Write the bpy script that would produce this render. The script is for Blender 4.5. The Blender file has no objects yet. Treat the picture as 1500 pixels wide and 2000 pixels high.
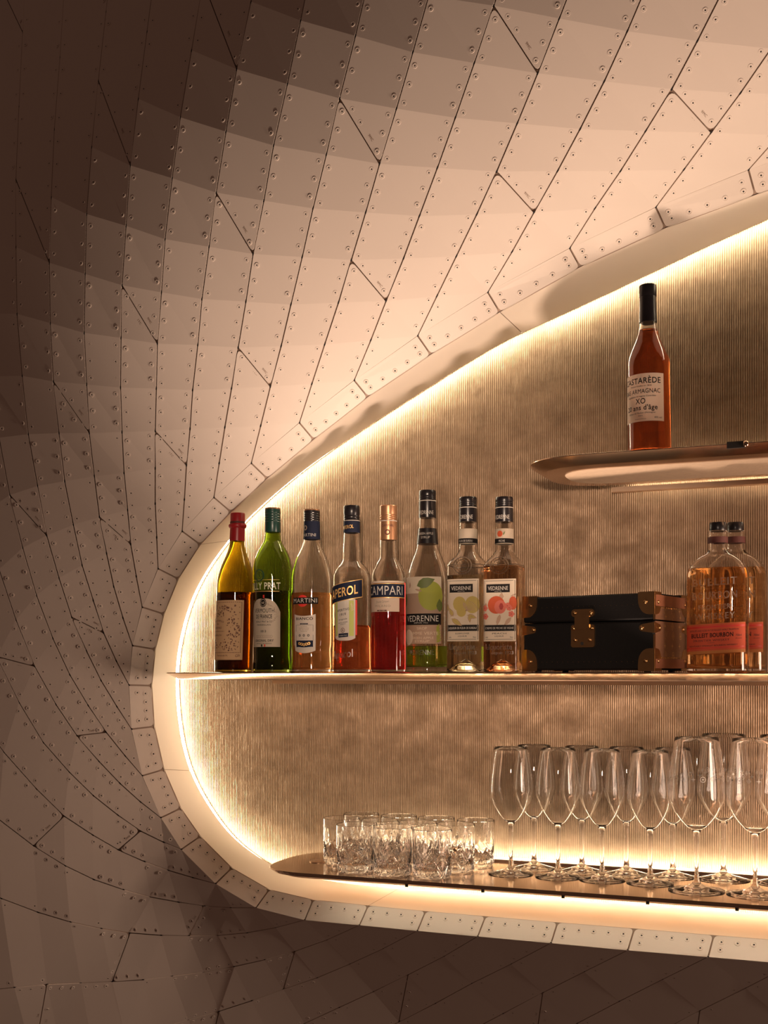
import bpy, bmesh, math, random
from mathutils import Vector, Matrix
R_ = math.radians
random.seed(7)
S = bpy.context.scene
COL = S.collection

# ------------------------------------------------------------------ camera
F = 2300.0                      # focal length in pixels of the 1500 x 2000 frame
TH = math.atan(0.4)
CT, ST = math.cos(TH), math.sin(TH)
HX, HY = 750.0, 1312.0
CZ = 1.5
cam_d = bpy.data.cameras.new('camera')
cam = bpy.data.objects.new('camera', cam_d)
COL.objects.link(cam)
cam.location = (0, 0, CZ)
cam.rotation_euler = (R_(90), 0, TH)
cam_d.sensor_width = 36
cam_d.lens = F / 2000 * 36
cam_d.shift_y = (HY - 1000) / 2000
cam_d.clip_start = 0.05
S.camera = cam

# ------------------------------------------------------------------ light
W = bpy.data.worlds.new('world')
S.world = W
W.use_nodes = True
W.node_tree.nodes['Background'].inputs[0].default_value = (1.0, 0.53, 0.37, 1)
W.node_tree.nodes['Background'].inputs[1].default_value = 0.055
LED_COL = (1.0, 0.87, 0.63)
LED_STRENGTH = 38.0
S.view_settings.view_transform = 'Standard'
S.view_settings.look = 'None'
S.view_settings.exposure = 0.0
S.view_settings.gamma = 1
S.view_settings.use_curve_mapping = False
S.cycles.max_bounces = 32
S.cycles.transmission_bounces = 30
S.cycles.glossy_bounces = 6
S.cycles.diffuse_bounces = 5
S.cycles.transparent_max_bounces = 16
S.cycles.sample_clamp_indirect = 6.0
S.cycles.use_denoising = True

def lamp(name, kind, loc, rot, energy, color, **kw):
    d = bpy.data.lights.new(name, kind)
    d.energy = energy; d.color = color
    for k, v in kw.items(): setattr(d, k, v)
    o = bpy.data.objects.new(name, d); COL.objects.link(o)
    o.location = loc; o.rotation_euler = rot
    return o

# globe lamp of the bar, to the right of the view
bar_lamp = lamp('bar_globe_lamp', 'POINT', (.85, 1.86, 1.34), (0, 0, 0), 92, (1.0, .71, .53), shadow_soft_size=.28)
# added unseen spot below the view, brightens the shell above the niche
up_fill = lamp('upper_shell_fill', 'SPOT', (-.50, 1.69, .72), (0, 0, 0), 94, (1.0, .72, .54), shadow_soft_size=.06, spot_size=R_(64), spot_blend=1.0)
up_fill.rotation_euler = Vector((-.15, .12, 1.35)).to_track_quat('-Z', 'Y').to_euler()
# added fill spot behind the camera, lifts the labels of the bottle row
row_fill = lamp('bottle_row_fill', 'SPOT', (.12, -.50, 1.78), (0, 0, 0), 185, (1.0, .74, .55), shadow_soft_size=.06, spot_size=R_(25), spot_blend=1.0)
row_fill.rotation_euler = Vector((-.84, 2.60, -.15)).to_track_quat('-Z', 'Y').to_euler()

# ------------------------------------------------------------------ helpers
def ray(px, py):
    x = (px - HX) / F; v = (HY - py) / F
    return CT * x - ST, ST * x + CT, v
def on_y(px, py, Y):
    """point of the vertical plane Y seen at a pixel of the photograph"""
    a, b, c = ray(px, py); t = Y / b
    return Vector((a * t, Y, CZ + c * t))
def on_z(px, py, z):
    a, b, c = ray(px, py); t = (z - CZ) / c
    return Vector((a * t, b * t, z))
def at(px, Y):
    a, b, _ = ray(px, HY)
    return a / b * Y
def mpp(px, Y):
    """metres per pixel for something at pixel column px on plane Y"""
    _, b, _ = ray(px, HY)
    return Y / b / F
def view_angle(px):
    """world heading (from -Y) that faces the camera at pixel column px; + is towards +X"""
    a, b, _ = ray(px, HY)
    return math.atan2(-a, b)

def link_mesh(name, verts, faces, mat=None, parent=None, smooth=False, mats=None, midx=None):
    me = bpy.data.meshes.new(name)
    me.from_pydata([tuple(v) for v in verts], [], faces)
    if mats:
        for m in mats: me.materials.append(m)
        if midx: me.polygons.foreach_set('material_index', midx)
    elif mat: me.materials.append(mat)
    if smooth: me.polygons.foreach_set('use_smooth', [True] * len(me.polygons))
    me.update()
    o = bpy.data.objects.new(name, me)
    COL.objects.link(o)
    if parent: o.parent = parent
    return o
def empty(name, loc=(0, 0, 0), rz=0):
    o = bpy.data.objects.new(name, None); COL.objects.link(o)
    o.location = loc; o.rotation_euler = (0, 0, rz); o.empty_display_size = .02
    return o
def tag(o, label=None, cat=None, group=None, kind=None):
    if label: o['label'] = label
    if cat: o['category'] = cat
    if group: o['group'] = group
    if kind: o['kind'] = kind
    return o

class MB:
    def __init__(s): s.v = []; s.f = []; s.m = []
    def add(s, vs, fs, mi=0):
        n = len(s.v); s.v += [Vector(v) for v in vs]; s.f += [tuple(i + n for i in f) for f in fs]; s.m += [mi] * len(fs)
    def box(s, a, b, mi=0):
        x0, y0, z0 = a; x1, y1, z1 = b
        s.add([(x0,y0,z0),(x1,y0,z0),(x1,y1,z0),(x0,y1,z0),(x0,y0,z1),(x1,y0,z1),(x1,y1,z1),(x0,y1,z1)],
              [(0,3,2,1),(4,5,6,7),(0,1,5,4),(1,2,6,5),(2,3,7,6),(3,0,4,7)], mi)
    def lathe(s, prof, n=48, c=(0,0,0), mi=0, sx=None, cap=True):
        """prof: (r, z) list from bottom to top; sx(angle, z) scales the radius"""
        vs = []; fs = []
        for (r, z) in prof:
            for k in range(n):
                a = 2 * math.pi * k / n
                q = r * (sx(a, z) if sx else 1)
                vs.append((c[0] + q * math.cos(a), c[1] + q * math.sin(a), c[2] + z))
        for i in range(len(prof) - 1):
            for k in range(n):
                k2 = (k + 1) % n
                fs.append((i*n+k, i*n+k2, (i+1)*n+k2, (i+1)*n+k))
        if cap:
            if prof[0][0] > 1e-6: fs.append(tuple(range(n - 1, -1, -1)))
            if prof[-1][0] > 1e-6: fs.append(tuple((len(prof)-1)*n + k for k in range(n)))
        s.add(vs, fs, mi)
    def build(s, name, mat, parent=None, smooth=False, mats=None, angle=None):
        o = link_mesh(name, s.v, s.f, mat, parent, smooth, mats, s.m if mats else None)
        if angle is not None:
            me = o.data
            me.polygons.foreach_set('use_smooth', [True] * len(me.polygons))
            me.set_sharp_from_angle(angle=R_(angle))
        return o

# ------------------------------------------------------------------ materials
def new_mat(name):
    m = bpy.data.materials.new(name); m.use_nodes = True
    nt = m.node_tree
    return m, nt, nt.nodes['Principled BSDF']
def pbr(name, col, rough=.5, metal=0, spec=.5, noise=0, nscale=40, bump=0, bscale=200, **kw):
    m, nt, b = new_mat(name)
    b.inputs['Base Color'].default_value = (*col, 1)
    b.inputs['Roughness'].default_value = rough
    b.inputs['Metallic'].default_value = metal
    b.inputs['Specular IOR Level'].default_value = spec
    for k, v in kw.items(): b.inputs[k].default_value = v
    tc = nt.nodes.new('ShaderNodeTexCoord')
    if noise:
        n = nt.nodes.new('ShaderNodeTexNoise'); n.inputs['Scale'].default_value = nscale; n.inputs['Detail'].default_value = 4
        nt.links.new(tc.outputs['Object'], n.inputs['Vector'])
        mx = nt.nodes.new('ShaderNodeMix'); mx.data_type = 'RGBA'
        mx.inputs[6].default_value = (*[c * (1 - noise) for c in col], 1)
        mx.inputs[7].default_value = (*[min(1, c * (1 + noise)) for c in col], 1)
        nt.links.new(n.outputs['Fac'], mx.inputs[0]); nt.links.new(mx.outputs[2], b.inputs['Base Color'])
    if bump:
        n = nt.nodes.new('ShaderNodeTexNoise'); n.inputs['Scale'].default_value = bscale
        nt.links.new(tc.outputs['Object'], n.inputs['Vector'])
        bp = nt.nodes.new('ShaderNodeBump'); bp.inputs['Strength'].default_value = bump; bp.inputs['Distance'].default_value = .001
        nt.links.new(n.outputs['Fac'], bp.inputs['Height']); nt.links.new(bp.outputs['Normal'], b.inputs['Normal'])
    return m
def glass(name, col=(1, 1, 1), ior=1.45, rough=0.0, bump=0, bscale=60):
    m = pbr(name, col, rough, bump=bump, bscale=bscale)
    b = m.node_tree.nodes['Principled BSDF']
    b.inputs['Transmission Weight'].default_value = 1
    b.inputs['IOR'].default_value = ior
    return m
def emis(name, col, s):
    m, nt, b = new_mat(name)
    nt.nodes.remove(b)
    e = nt.nodes.new('ShaderNodeEmission'); e.inputs[0].default_value = (*col, 1); e.inputs[1].default_value = s
    nt.links.new(e.outputs[0], nt.nodes['Material Output'].inputs[0])
    return m

M = {}
M['paint'] = pbr('white_panel_paint', (.80, .70, .62), .42, spec=.35, noise=.025, nscale=9, bump=.05, bscale=600)
M['gap'] = pbr('groove_backing', (.36, .26, .20), .6)
M['black'] = pbr('black_hole', (.012, .008, .006), .8)
M['reveal'] = pbr('reveal_paint', (.80, .71, .62), .5, spec=.3)
M['led'] = emis('led_light', LED_COL, LED_STRENGTH)
M['bronze'] = pbr('polished_bronze', (.60, .42, .29), .14, metal=1, noise=.06, nscale=14)
M['bronze_satin'] = pbr('satin_bronze', (.72, .51, .36), .34, metal=1, noise=.08, nscale=30)
M['bronze_deep'] = pbr('deep_bronze', (.50, .33, .21), .24, metal=1, noise=.10, nscale=40)
M['under'] = pbr('shelf_underside_cloth', (.62, .47, .34), .6, noise=.15, nscale=90, bump=.5, bscale=300)

# ribbed patinated back wall
def wall_mat():
    m, nt, b = new_mat('ribbed_metal_wall')
    N, L = nt.nodes.new, nt.links.new
    tc = N('ShaderNodeTexCoord')
    mp = N('ShaderNodeMapping'); L(tc.outputs['Object'], mp.inputs[0]); mp.inputs['Scale'].default_value = (1, 1, 1.6)
    n1 = N('ShaderNodeTexNoise'); n1.inputs['Scale'].default_value = 16; n1.inputs['Detail'].default_value = 8; n1.inputs['Roughness'].default_value = .6
    L(mp.outputs[0], n1.inputs['Vector'])
    r1 = N('ShaderNodeValToRGB'); L(n1.outputs['Fac'], r1.inputs[0])
    r1.color_ramp.elements[0].position = .32; r1.color_ramp.elements[0].color = (.24, .152, .090, 1)
    r1.color_ramp.elements[1].position = .68; r1.color_ramp.elements[1].color = (.39, .265, .170, 1)
    L(r1.outputs[0], b.inputs['Base Color'])
    r2 = N('ShaderNodeMapRange'); L(n1.outputs['Fac'], r2.inputs[0])
    r2.inputs[1].default_value = .35; r2.inputs[2].default_value = .65; r2.inputs[3].default_value = .55; r2.inputs[4].default_value = .36
    L(r2.outputs[0], b.inputs['Roughness'])
    b.inputs['Metallic'].default_value = .35
    mp2 = N('ShaderNodeMapping'); L(tc.outputs['Object'], mp2.inputs[0]); mp2.inputs['Scale'].default_value = (1, 1, .16)
    n2 = N('ShaderNodeTexNoise'); n2.inputs['Scale'].default_value = 260; n2.inputs['Detail'].default_value = 3
    L(mp2.outputs[0], n2.inputs['Vector'])
    n3 = N('ShaderNodeTexNoise'); n3.inputs['Scale'].default_value = 26; n3.inputs['Detail'].default_value = 5; L(tc.outputs['Object'], n3.inputs['Vector'])
    ad = N('ShaderNodeMath'); ad.operation = 'MULTIPLY_ADD'; L(n3.outputs['Fac'], ad.inputs[0]); ad.inputs[1].default_value = 2.2; L(n2.outputs['Fac'], ad.inputs[2])
    bp = N('ShaderNodeBump'); bp.inputs['Strength'].default_value = .55; bp.inputs['Distance'].default_value = .0016
    L(ad.outputs[0], bp.inputs['Height']); L(bp.outputs['Normal'], b.inputs['Normal'])
    return m
M['wall'] = wall_mat()

# ================================================================== THE SHELL
# seam k: nodes (pixel positions where three sheets meet), row numbers ascending towards the niche;
YO, YI, YG, YB = 2.07, 2.10, 2.26, 2.302
def E(k): return k - 2
SEAM = {
 0: {-2:(1462,332), -3:(1522,264), -4:(1585,185), -5:(1645,100), -6:(1700,10)},
 1: {-1:(1281,405), -2:(1336,331), -3:(1389,259), -4:(1446,182), -5:(1506,95), -6:(1570,0)},
 2: {0:(1113,485), -1:(1162,407), -2:(1212,334), -3:(1261,256), -4:(1312,174), -5:(1362,80), -6:(1415,-25)},
 3: {1:(953,571), 0:(1000,492), -1:(1043,415), -2:(1089,334), -3:(1133,252), -4:(1180,159), -5:(1225,61), -6:(1270,-45)},
 4: {2:(816,656), 1:(853,579), 0:(891,501), -1:(931,419), -2:(970,335), -3:(1010,241), -4:(1050,143), -5:(1092,36), -6:(1135,-75)},
 5: {3:(692,743), 2:(724,665), 1:(754,588), 0:(788,505), -1:(819,422), -2:(854,328), -3:(889,230), -4:(926,123), -5:(964,11), -6:(1003,-105)},
 6: {4:(585,826), 3:(609,750), 2:(634,673), 1:(661,591), 0:(686,508), -1:(714,415), -2:(741,320), -3:(774,212), -4:(806,102), -5:(837,-8), -6:(868,-120)},
 7: {5:(491,905), 4:(509,832), 3:(528,755), 2:(549,676), 1:(568,595), 0:(590,502), -1:(611,407), -2:(637,302), -3:(663,192), -4:(694,70), -5:(722,-50)},
 8: {6:(418,972), 5:(428,905), 4:(439,835), 3:(452,759), 2:(465,679), 1:(480,589), 0:(494,496), -1:(515,392), -2:(534,284), -3:(561,164), -4:(587,40), -5:(612,-85)},
 9: {7:(356,1038), 6:(360,976), 5:(364,909), 4:(371,838), 3:(376,762), 2:(386,674), 1:(394,584), 0:(408,482), -1:(422,376), -2:(441,257), -3:(462,135), -4:(490,3), -5:(520,-130)},
 10: {8:(309,1111), 7:(306,1050), 6:(303,984), 5:(303,915), 4:(303,842), 3:(305,759), 2:(307,671), 1:(315,571), 0:(322,467), -1:(336,348), -2:(352,229), -3:(374,98), -4:(397,-35), -5:(420,-170)},
 11: {9:(278,1186), 8:(266,1126), 7:(255,1063), 6:(249,996), 5:(242,924), 4:(238,844), 3:(235,757), 2:(236,660), 1:(238,557), 0:(246,441), -1:(254,323), -2:(270,193), -3:(287,61), -4:(305,-75)},
 12: {10:(259,1261), 9:(240,1207), 8:(222,1146), 7:(208,1081), 6:(194,1010), 5:(184,930), 4:(174,846), 3:(169,751), 2:(164,650), 1:(166,535), 0:(169,418), -1:(179,287), -2:(192,157), -3:(207,22), -4:(222,-115)},
 13: {11:(252,1338), 10:(227,1291), 9:(202,1236), 8:(182,1173), 7:(160,1104), 6:(143,1025), 5:(126,940), 4:(115,846), 3:(104,745), 2:(98,631), 1:(96,513), 0:(100,385), -1:(106,252), -2:(117,111), -3:(126,-30), -4:(134,-170)},
 14: {12:(257,1424), 11:(228,1380), 10:(197,1329), 9:(169,1272), 8:(140,1206), 7:(115,1129), 6:(91,1046), 5:(73,949), 4:(55,848), 3:(43,734), 2:(33,613), 1:(31,482), 0:(31,350), -1:(37,207), -2:(44,63), -3:(51,-80), -4:(58,-225)},
 15: {13:(278,1515), 12:(244,1476), 11:(207,1430), 10:(172,1378), 9:(136,1318), 8:(103,1247), 7:(71,1163), 6:(44,1070), 5:(19,967), 4:(-2,855), 3:(-22,735), 2:(-36,612), 1:(-44,478), 0:(-46,340), -1:(-42,195), -2:(-36,48), -3:(-30,-95)},
 16: {14:(314,1597), 13:(274,1566), 12:(234,1530), 11:(193,1487), 10:(150,1437), 9:(109,1376), 8:(67,1301), 7:(31,1211), 6:(-2,1112), 5:(-35,1003), 4:(-62,880), 3:(-85,755), 2:(-102,625), 1:(-113,485), 0:(-118,340)},
 17: {15:(354,1659), 14:(319,1645), 13:(274,1623), 12:(230,1592), 11:(182,1554), 10:(135,1508), 9:(84,1450), 8:(37,1372), 7:(-6,1283), 6:(-47,1180), 5:(-85,1070), 4:(-118,945)},
 18: {16:(421,1726), 15:(376,1714), 14:(329,1700), 13:(282,1683), 12:(231,1660), 11:(181,1631), 10:(125,1594), 9:(71,1541), 8:(7,1469), 7:(-52,1385), 6:(-105,1290)},
 19: {17:(500,1773), 16:(451,1773), 15:(399,1770), 14:(348,1762), 13:(294,1752), 12:(241,1738), 11:(183,1718), 10:(127,1691), 9:(65,1652), 8:(-3,1600), 7:(-72,1530)},
 20: {18:(595,1797), 17:(538,1812), 16:(482,1822), 15:(426,1827), 14:(369,1828), 13:(314,1827), 12:(254,1822), 11:(198,1814), 10:(137,1801), 9:(74,1782), 8:(2,1755), 7:(-75,1718)},
 21: {19:(702,1807), 18:(638,1836), 17:(576,1858), 16:(516,1875), 15:(457,1888), 14:(398,1899), 13:(336,1907), 12:(279,1914), 11:(219,1917), 10:(158,1920), 9:(92,1923), 8:(28,1929), 7:(-42,1936)},
 22: {20:(815,1818), 19:(748,1853), 18:(683,1883), 17:(619,1910), 16:(553,1932), 15:(491,1955), 14:(428,1975), 13:(368,1992), 12:(305,2010), 11:(245,2026), 10:(180,2040), 9:(120,2054), 8:(65,2068), 7:(0,2085)},
 23: {21:(933,1829), 20:(867,1868), 19:(797,1904), 18:(729,1937), 17:(662,1968), 16:(595,1999), 15:(530,2028), 14:(465,2056), 13:(400,2084), 12:(338,2110)},
 24: {22:(1076,1842), 21:(998,1883), 20:(921,1921), 19:(850,1960), 18:(779,1996), 17:(708,2032), 16:(640,2066), 15:(575,2098)},
 25: {23:(1226,1856), 22:(1141,1898), 21:(1060,1939), 20:(982,1980), 19:(906,2020), 18:(830,2060), 17:(756,2098)},
 26: {24:(1383,1869), 23:(1294,1913), 22:(1209,1956), 21:(1127,1999), 20:(1045,2042), 19:(963,2084)},
 27: {25:(1548,1883), 24:(1456,1930), 23:(1367,1974), 22:(1280,2020), 21:(1195,2066)},
 28: {26:(1725,1897), 25:(1630,1946), 24:(1535,1996), 23:(1442,2044), 22:(1350,2092)},
 29: {27:(1910,1912), 26:(1812,1964), 25:(1715,2016), 24:(1620,2066)},
}
SEAM[-1] = {-3:(1655,262), -4:(1725,185), -5:(1790,100), -6:(1850,10)}
SEAM[-2] = {-4:(1860,200), -5:(1930,115), -6:(1995,25)}
SEAM[-3] = {-5:(2080,150), -6:(2150,60)}
for _k, _s in SEAM.items():         # the shell goes on beyond the view
    for _ in range(3):
        _r = min(_s)
        if _r + 1 in _s and _k > -2:
            (x0_, y0_), (x1_, y1_) = _s[_r], _s[_r + 1]
            _s[_r - 1] = (2 * x0_ - x1_, 2 * y0_ - y1_)
INNER = {-3:(2093,200), -2:(1873,250), -1:(1668,312), 0:(1475,380), 1:(1299,445), 2:(1133,521), 3:(976,609), 4:(841,692), 5:(718,775), 6:(612,858),
 7:(521,934), 8:(450,999), 9:(390,1063), 10:(347,1130), 11:(319,1199), 12:(302,1268), 13:(295,1339), 14:(300,1419), 15:(319,1503),
 16:(352,1579), 17:(390,1634), 18:(452,1696), 19:(525,1738), 20:(611,1758), 21:(719,1769), 22:(831,1780), 23:(948,1790),
 24:(1089,1802), 25:(1239,1814), 26:(1394,1827), 27:(1560,1840), 28:(1737,1854), 29:(1922,1869)}
K0, K1 = -3, 29
OUT = {k: on_y(*SEAM[k][E(k)], YO) for k in range(K0, K1 + 1)}
INN = {k: on_y(*INNER[k], YI) for k in range(K0, K1 + 1)}
outline = [OUT[k] for k in range(K0, K1 + 1)]
outline = [outline[0] + (outline[0] - outline[1]) * 8] + outline + [outline[-1] + (outline[-1] - outline[-2]) * 8]

def dist_dir(X, Z):
    best = None
    for a, b in zip(outline, outline[1:]):
        ex, ez = b.x - a.x, b.z - a.z
        t = max(0, min(1, ((X - a.x) * ex + (Z - a.z) * ez) / (ex * ex + ez * ez)))
        dx, dz = X - a.x - t * ex, Z - a.z - t * ez
        d = math.hypot(dx, dz)
        if best is None or d < best[0]:
            l = math.hypot(ex, ez)
            best = (d, dx, dz, -ez / l, ex / l)
    d, dx, dz, nx, nz = best
    if d > .02: nx, nz = dx / d, dz / d
    else:       # outward normal (walk is counter-clockwise seen from the room: top right, left, bottom right)
        if nx * (X + .6) + nz * (Z - CZ - .1) < 0: nx, nz = -nx, -nz
    return d, nx, nz
SLOPE = [(-180, -1.1), (-90, -1.5), (-60, -.6), (-45, .28), (-30, .50), (0, .55), (30, .78), (60, 1.12), (90, 1.25), (180, 1.25)]
def slope_at(deg):
    for (a, u), (b, v) in zip(SLOPE, SLOPE[1:]):
        if a <= deg <= b:
            t = (deg - a) / (b - a); return u + (v - u) * t
    return 1
LC = .27
def surf_y(X, Z):
    d, nx, nz = dist_dir(X, Z)
    ang = math.degrees(math.atan2(nz, -nx))
    a = slope_at(ang)
    b = max(0, min(1, (ang + 20) / 60)) * .44
    c = max(0, min(1, (-ang - 42) / 30)) * .45
    return YO - a * LC * (1 - math.exp(-d / LC)) + b * d * d / 2 + c * d
def on_shell(px, py):
    a, b, c = ray(px, py); Y = YO
    for i in range(40):
        t = Y / b
        Y2 = surf_y(a * t, CZ + c * t)
        Y += (Y2 - Y) * .7
    t = Y / b
    return Vector((a * t, Y, CZ + c * t))
P = {}
for k in range(K0, K1 + 1):
    for r, (x, y) in SEAM[k].items():
        P[k, r] = OUT[k].copy() if r == E(k) else on_shell(x, y)
CAMP = Vector((0, 0, CZ))
def facing(vs):
    c = sum(vs, Vector()) / len(vs)
    n = Vector((0, 0, 0))
    for i in range(len(vs)):
        n += (vs[i] - c).cross(vs[(i + 1) % len(vs)] - c)
    n.normalize()
    if n.dot(CAMP - c) < 0: return list(reversed(vs)), -n
    return list(vs), n

wall = empty('wall_left', (-.8, YO, CZ))
tag(wall, 'curved shell of cream riveted metal sheets flaring out around the niche', None, kind='structure')
def wparent(o, par=None):
    o.parent = par or wall
    o.matrix_parent_inverse = (par or wall).matrix_world.inverted() if False else Matrix.Translation(-Vector(wall.location)) if par is None else Matrix.Identity(4)
    return o

def is_joint(k, r):
    """cell between seams k and k+1 starting at row r is cut along its diagonal (k+1,r)-(k,r+1)"""
    q = (k + 1) - r
    return (q % 8 == 6 and (k + 1) % 2 == 0) or (q % 8 == 2 and (k + 1) % 2 == 1) if True else False
def rounded(A, Pc, B, rad, n=4):
    a = Pc + (A - Pc).normalized() * min(rad, (A - Pc).length * .45)
    b = Pc + (B - Pc).normalized() * min(rad, (B - Pc).length * .45)
    return [a * (1 - t) ** 2 + Pc * 2 * t * (1 - t) + b * t * t for t in [i / n for i in range(n + 1)]]

GAP, NOTCH, THK = .0013, .0016, .003
screws = []        # (position, normal, scale)
codes = []         # (origin, along, normal, text, panel)
DIAG = []
def make_strip(k):
    DIAG.clear()
    A, B = SEAM[k], SEAM[k + 1]
    rmin = max(min(A), min(B)); rend = E(k)
    def nd(side, r):
        """inset node of this strip on seam k (side 0) or k+1 (side 1)"""
        kk = k + side
        p = P[kk, r]
        rr = min(max(r, rmin), rend) if side == 0 else r
        if side == 0: q = P[k + 1, r]
        else: q = P[k, r] if (k, r) in P and r <= rend else P[k, rend]
        d = (q - p).normalized()
        return p + d * NOTCH
    panels = []; cur = []
    def seam_pts(side, r):
        """points of the seam edge between rows r and r+1"""
        kk = k + side
        p, q = P[kk, r], P[kk, r + 1]
        inn = (nd(side, r) - p).normalized() * GAP
        inq = (nd(side, r + 1) - q).normalized() * GAP
        al = (q - p).normalized() * .0042
        return p + al + inn, q - al + inq
    for r in range(rmin, rend + 1):
        # triangle on seam k (not in the last row, where the sheet folds into the frame plate)
        j = is_joint(k, r) and r < rend
        if r < rend:
            e1, e2 = seam_pts(0, r)
            a0, a1, b0 = nd(0, r), nd(0, r + 1), nd(1, r)
            dg = (a1 - b0).normalized()
            if j:
                n_ = (b0 - a0).cross(a1 - a0).normalized(); sh = n_.cross(dg)
                if sh.dot(a0 - a1) < 0: sh = -sh
                a1s = P[k, r + 1] + (nd(0, r + 1) - P[k, r + 1]).normalized() * GAP + sh * .0018
                corner = rounded(e1, a1s, b0, .013)
                cur.append(([b0, a0, e1] + corner, 0, (k, r)))
                edge_u = (b0 + sh * .0001, corner[-1])
                panels.append(cur); cur = []
            else:
                cur.append(([b0, a0, e1, e2, a1], 0, (k, r)))
        # triangle on seam k+1
        if (k + 1, r + 1) in P:
            f1, f2 = seam_pts(1, r)
            b0, b1 = nd(1, r), nd(1, r + 1)
            a = nd(0, r + 1) if r < rend else nd(0, r)
            if j:
                dg = (a - b0).normalized()
                n_ = (b1 - b0).cross(a - b0).normalized(); sh = n_.cross(dg)
                if sh.dot(b1 - b0) < 0: sh = -sh
                b0s = P[k + 1, r] + (nd(1, r) - P[k + 1, r]).normalized() * GAP + sh * .0018
                corner = rounded(a, b0s, f2, .013)
                cur.append((corner + [f2, b1, a], 0, (k, r)))
            else:
                cur.append(([b0, f1, f2, b1, a], 0, (k, r)))
        # screws
        def row(side, r):
            kk = k + side
            p, q = P[kk, r], P[kk, r + 1]
            inn = (nd(side, r) - p).normalized(); inq = (nd(side, r + 1) - q).normalized()
            vs = [p, q, (P[k, min(r + 1, rend)] if side else P[k + 1, r])]
            _, n = facing(vs)
            L_ = (q - p).length
            ts = [.17, .5, .83] if L_ > .055 else [.25, .75]
            if r == rend: ts = ts[:-1]
            for t in ts:
                tt = t + (.04 if side else -.02)
                pos = p.lerp(q, tt)
                side_dir = inn.lerp(inq, tt)
                al = (q - p).normalized()
                s_ = (side_dir - al * side_dir.dot(al)).normalized()
                screws.append((pos + s_ * .0105, n, 1.0))
        if r < rend: row(0, r); DIAG.append((nd(1, r), nd(0, r + 1)))
        row(1, r)
        if j:
            p, q = P[k + 1, r], P[k, r + 1]
            _, n = facing([P[k, r], p, q])
            al = (q - p).normalized(); s_ = n.cross(al)
            if s_.dot(P[k, r] - p) < 0: s_ = -s_
            for t, sg in ((.42, 1), (.68, -1), (.22, 1), (.38, -1)):
                screws.append((p.lerp(q, t) + s_ * sg * .0095, n, 1.0))
            codes.append((p.lerp(q, .62) + s_ * .009, al, n, '9MC', len(panels) - 1, k))
            codes.append((p.lerp(q, .55) - s_ * .010, al, n, '1TC', len(panels), k))
    if cur: panels.append(cur)
    return panels

def strip_mesh(panel):
    """weld shared points, extrude the open border backwards"""
    vs = []; idx = {}; fs = []; ecount = {}
    def vi(p):
        key = (round(p.x, 6), round(p.y, 6), round(p.z, 6))
        if key not in idx: idx[key] = len(vs); vs.append(p.copy())
        return idx[key]
    for poly, *_ in panel:
        ids = []
        for p in poly:
            i = vi(p)
            if not ids or ids[-1] != i: ids.append(i)
        if ids[0] == ids[-1]: ids.pop()
        pts = [vs[i] for i in ids]
        _, n = facing(pts)
        c = sum(pts, Vector()) / len(pts); nn = Vector()
        for i in range(len(pts)): nn += (pts[i] - c).cross(pts[(i + 1) % len(pts)] - c)
        if nn.dot(CAMP - c) < 0: ids.reverse()
        fs.append(tuple(ids))
        for a, b in zip(ids, ids[1:] + ids[:1]):
            ecount[(a, b)] = n
    top = len(vs); nf = len(fs)
    back = {}
    for (a, b), n in ecount.items():
        if (b, a) not in ecount:
            for q in (a, b):
                if q not in back: back[q] = len(vs); vs.append(vs[q] - n * THK)
            fs.append((b, a, back[a], back[b]))
    return vs, fs

def sharpen(o, pn):
    """each sheet is creased along its rows; the two halves of a cell bend softly into each other"""
    me = o.data; npoly = len(pn)
    fl = [False] * len(me.polygons)
    for i in range(npoly): fl[i] = True
    me.polygons.foreach_set('use_smooth', fl)
    owner = {}
    for pi in range(npoly):
        for ek in me.polygons[pi].edge_keys: owner.setdefault(ek, []).append(pi)
    sharp = []
    for e in me.edges:
        fs_ = owner.get(e.key, [])
        if len(fs_) < 2: sharp.append(True); continue
        a, b = me.vertices[e.vertices[0]].co, me.vertices[e.vertices[1]].co
        sharp.append(not any(((a - p).length < 1e-4 and (b - q).length < 1e-4) or ((a - q).length < 1e-4 and (b - p).length < 1e-4) for p, q in DIAG))
    at_ = me.attributes.new('sharp_edge', 'BOOLEAN', 'EDGE')
    at_.data.foreach_set('value', sharp)

def tri_normals(k, r):
    out = []
    if (k, r) in P and (k + 1, r) in P and (k, r + 1) in P and r < E(k):
        out.append(facing([P[k, r], P[k + 1, r], P[k, r + 1]])[1])
    if (k + 1, r + 1) in P and (k + 1, r) in P:
        a = (k, r + 1) if r < E(k) else (k, r)
        if a in P: out.append(facing([P[k + 1, r], P[k + 1, r + 1], P[a]])[1])
    return out
def cell_normal(k, r):
    s = Vector()
    for dk, w in ((-3, .4), (-2, .6), (-1, .8), (0, 1), (1, .8), (2, .6), (3, .4)):
        for n in tri_normals(k + dk, r): s += n * w
    return s.normalized()
def crease(o, pn, cells):
    """rolled sheets: every cell of a strip keeps one even bend, with a little of its own triangle left"""
    me = o.data; npoly = len(pn)
    me.polygons.foreach_set('use_smooth', [True] * len(me.polygons))
    nl = [None] * len(me.loops)
    for p in me.polygons:
        n = p.normal.copy()
        if p.index < npoly:
            cn = cell_normal(*cells[p.index])
            w = .38 if cells[p.index][0] < 13 else .03
            n = (n * w + cn * (1 - w)).normalized()
        for li in p.loop_indices: nl[li] = n
    me.normals_split_custom_set(nl)

panel_objs = {}
for k in range(K0, K1):
    for i, pn in enumerate(make_strip(k)):
        vs, fs = strip_mesh(pn)
        o = link_mesh('cladding_panel', vs, fs, M['paint'])
        crease(o, pn, [c[2] for c in pn])
        wparent(o); panel_objs[k, i] = o

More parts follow.
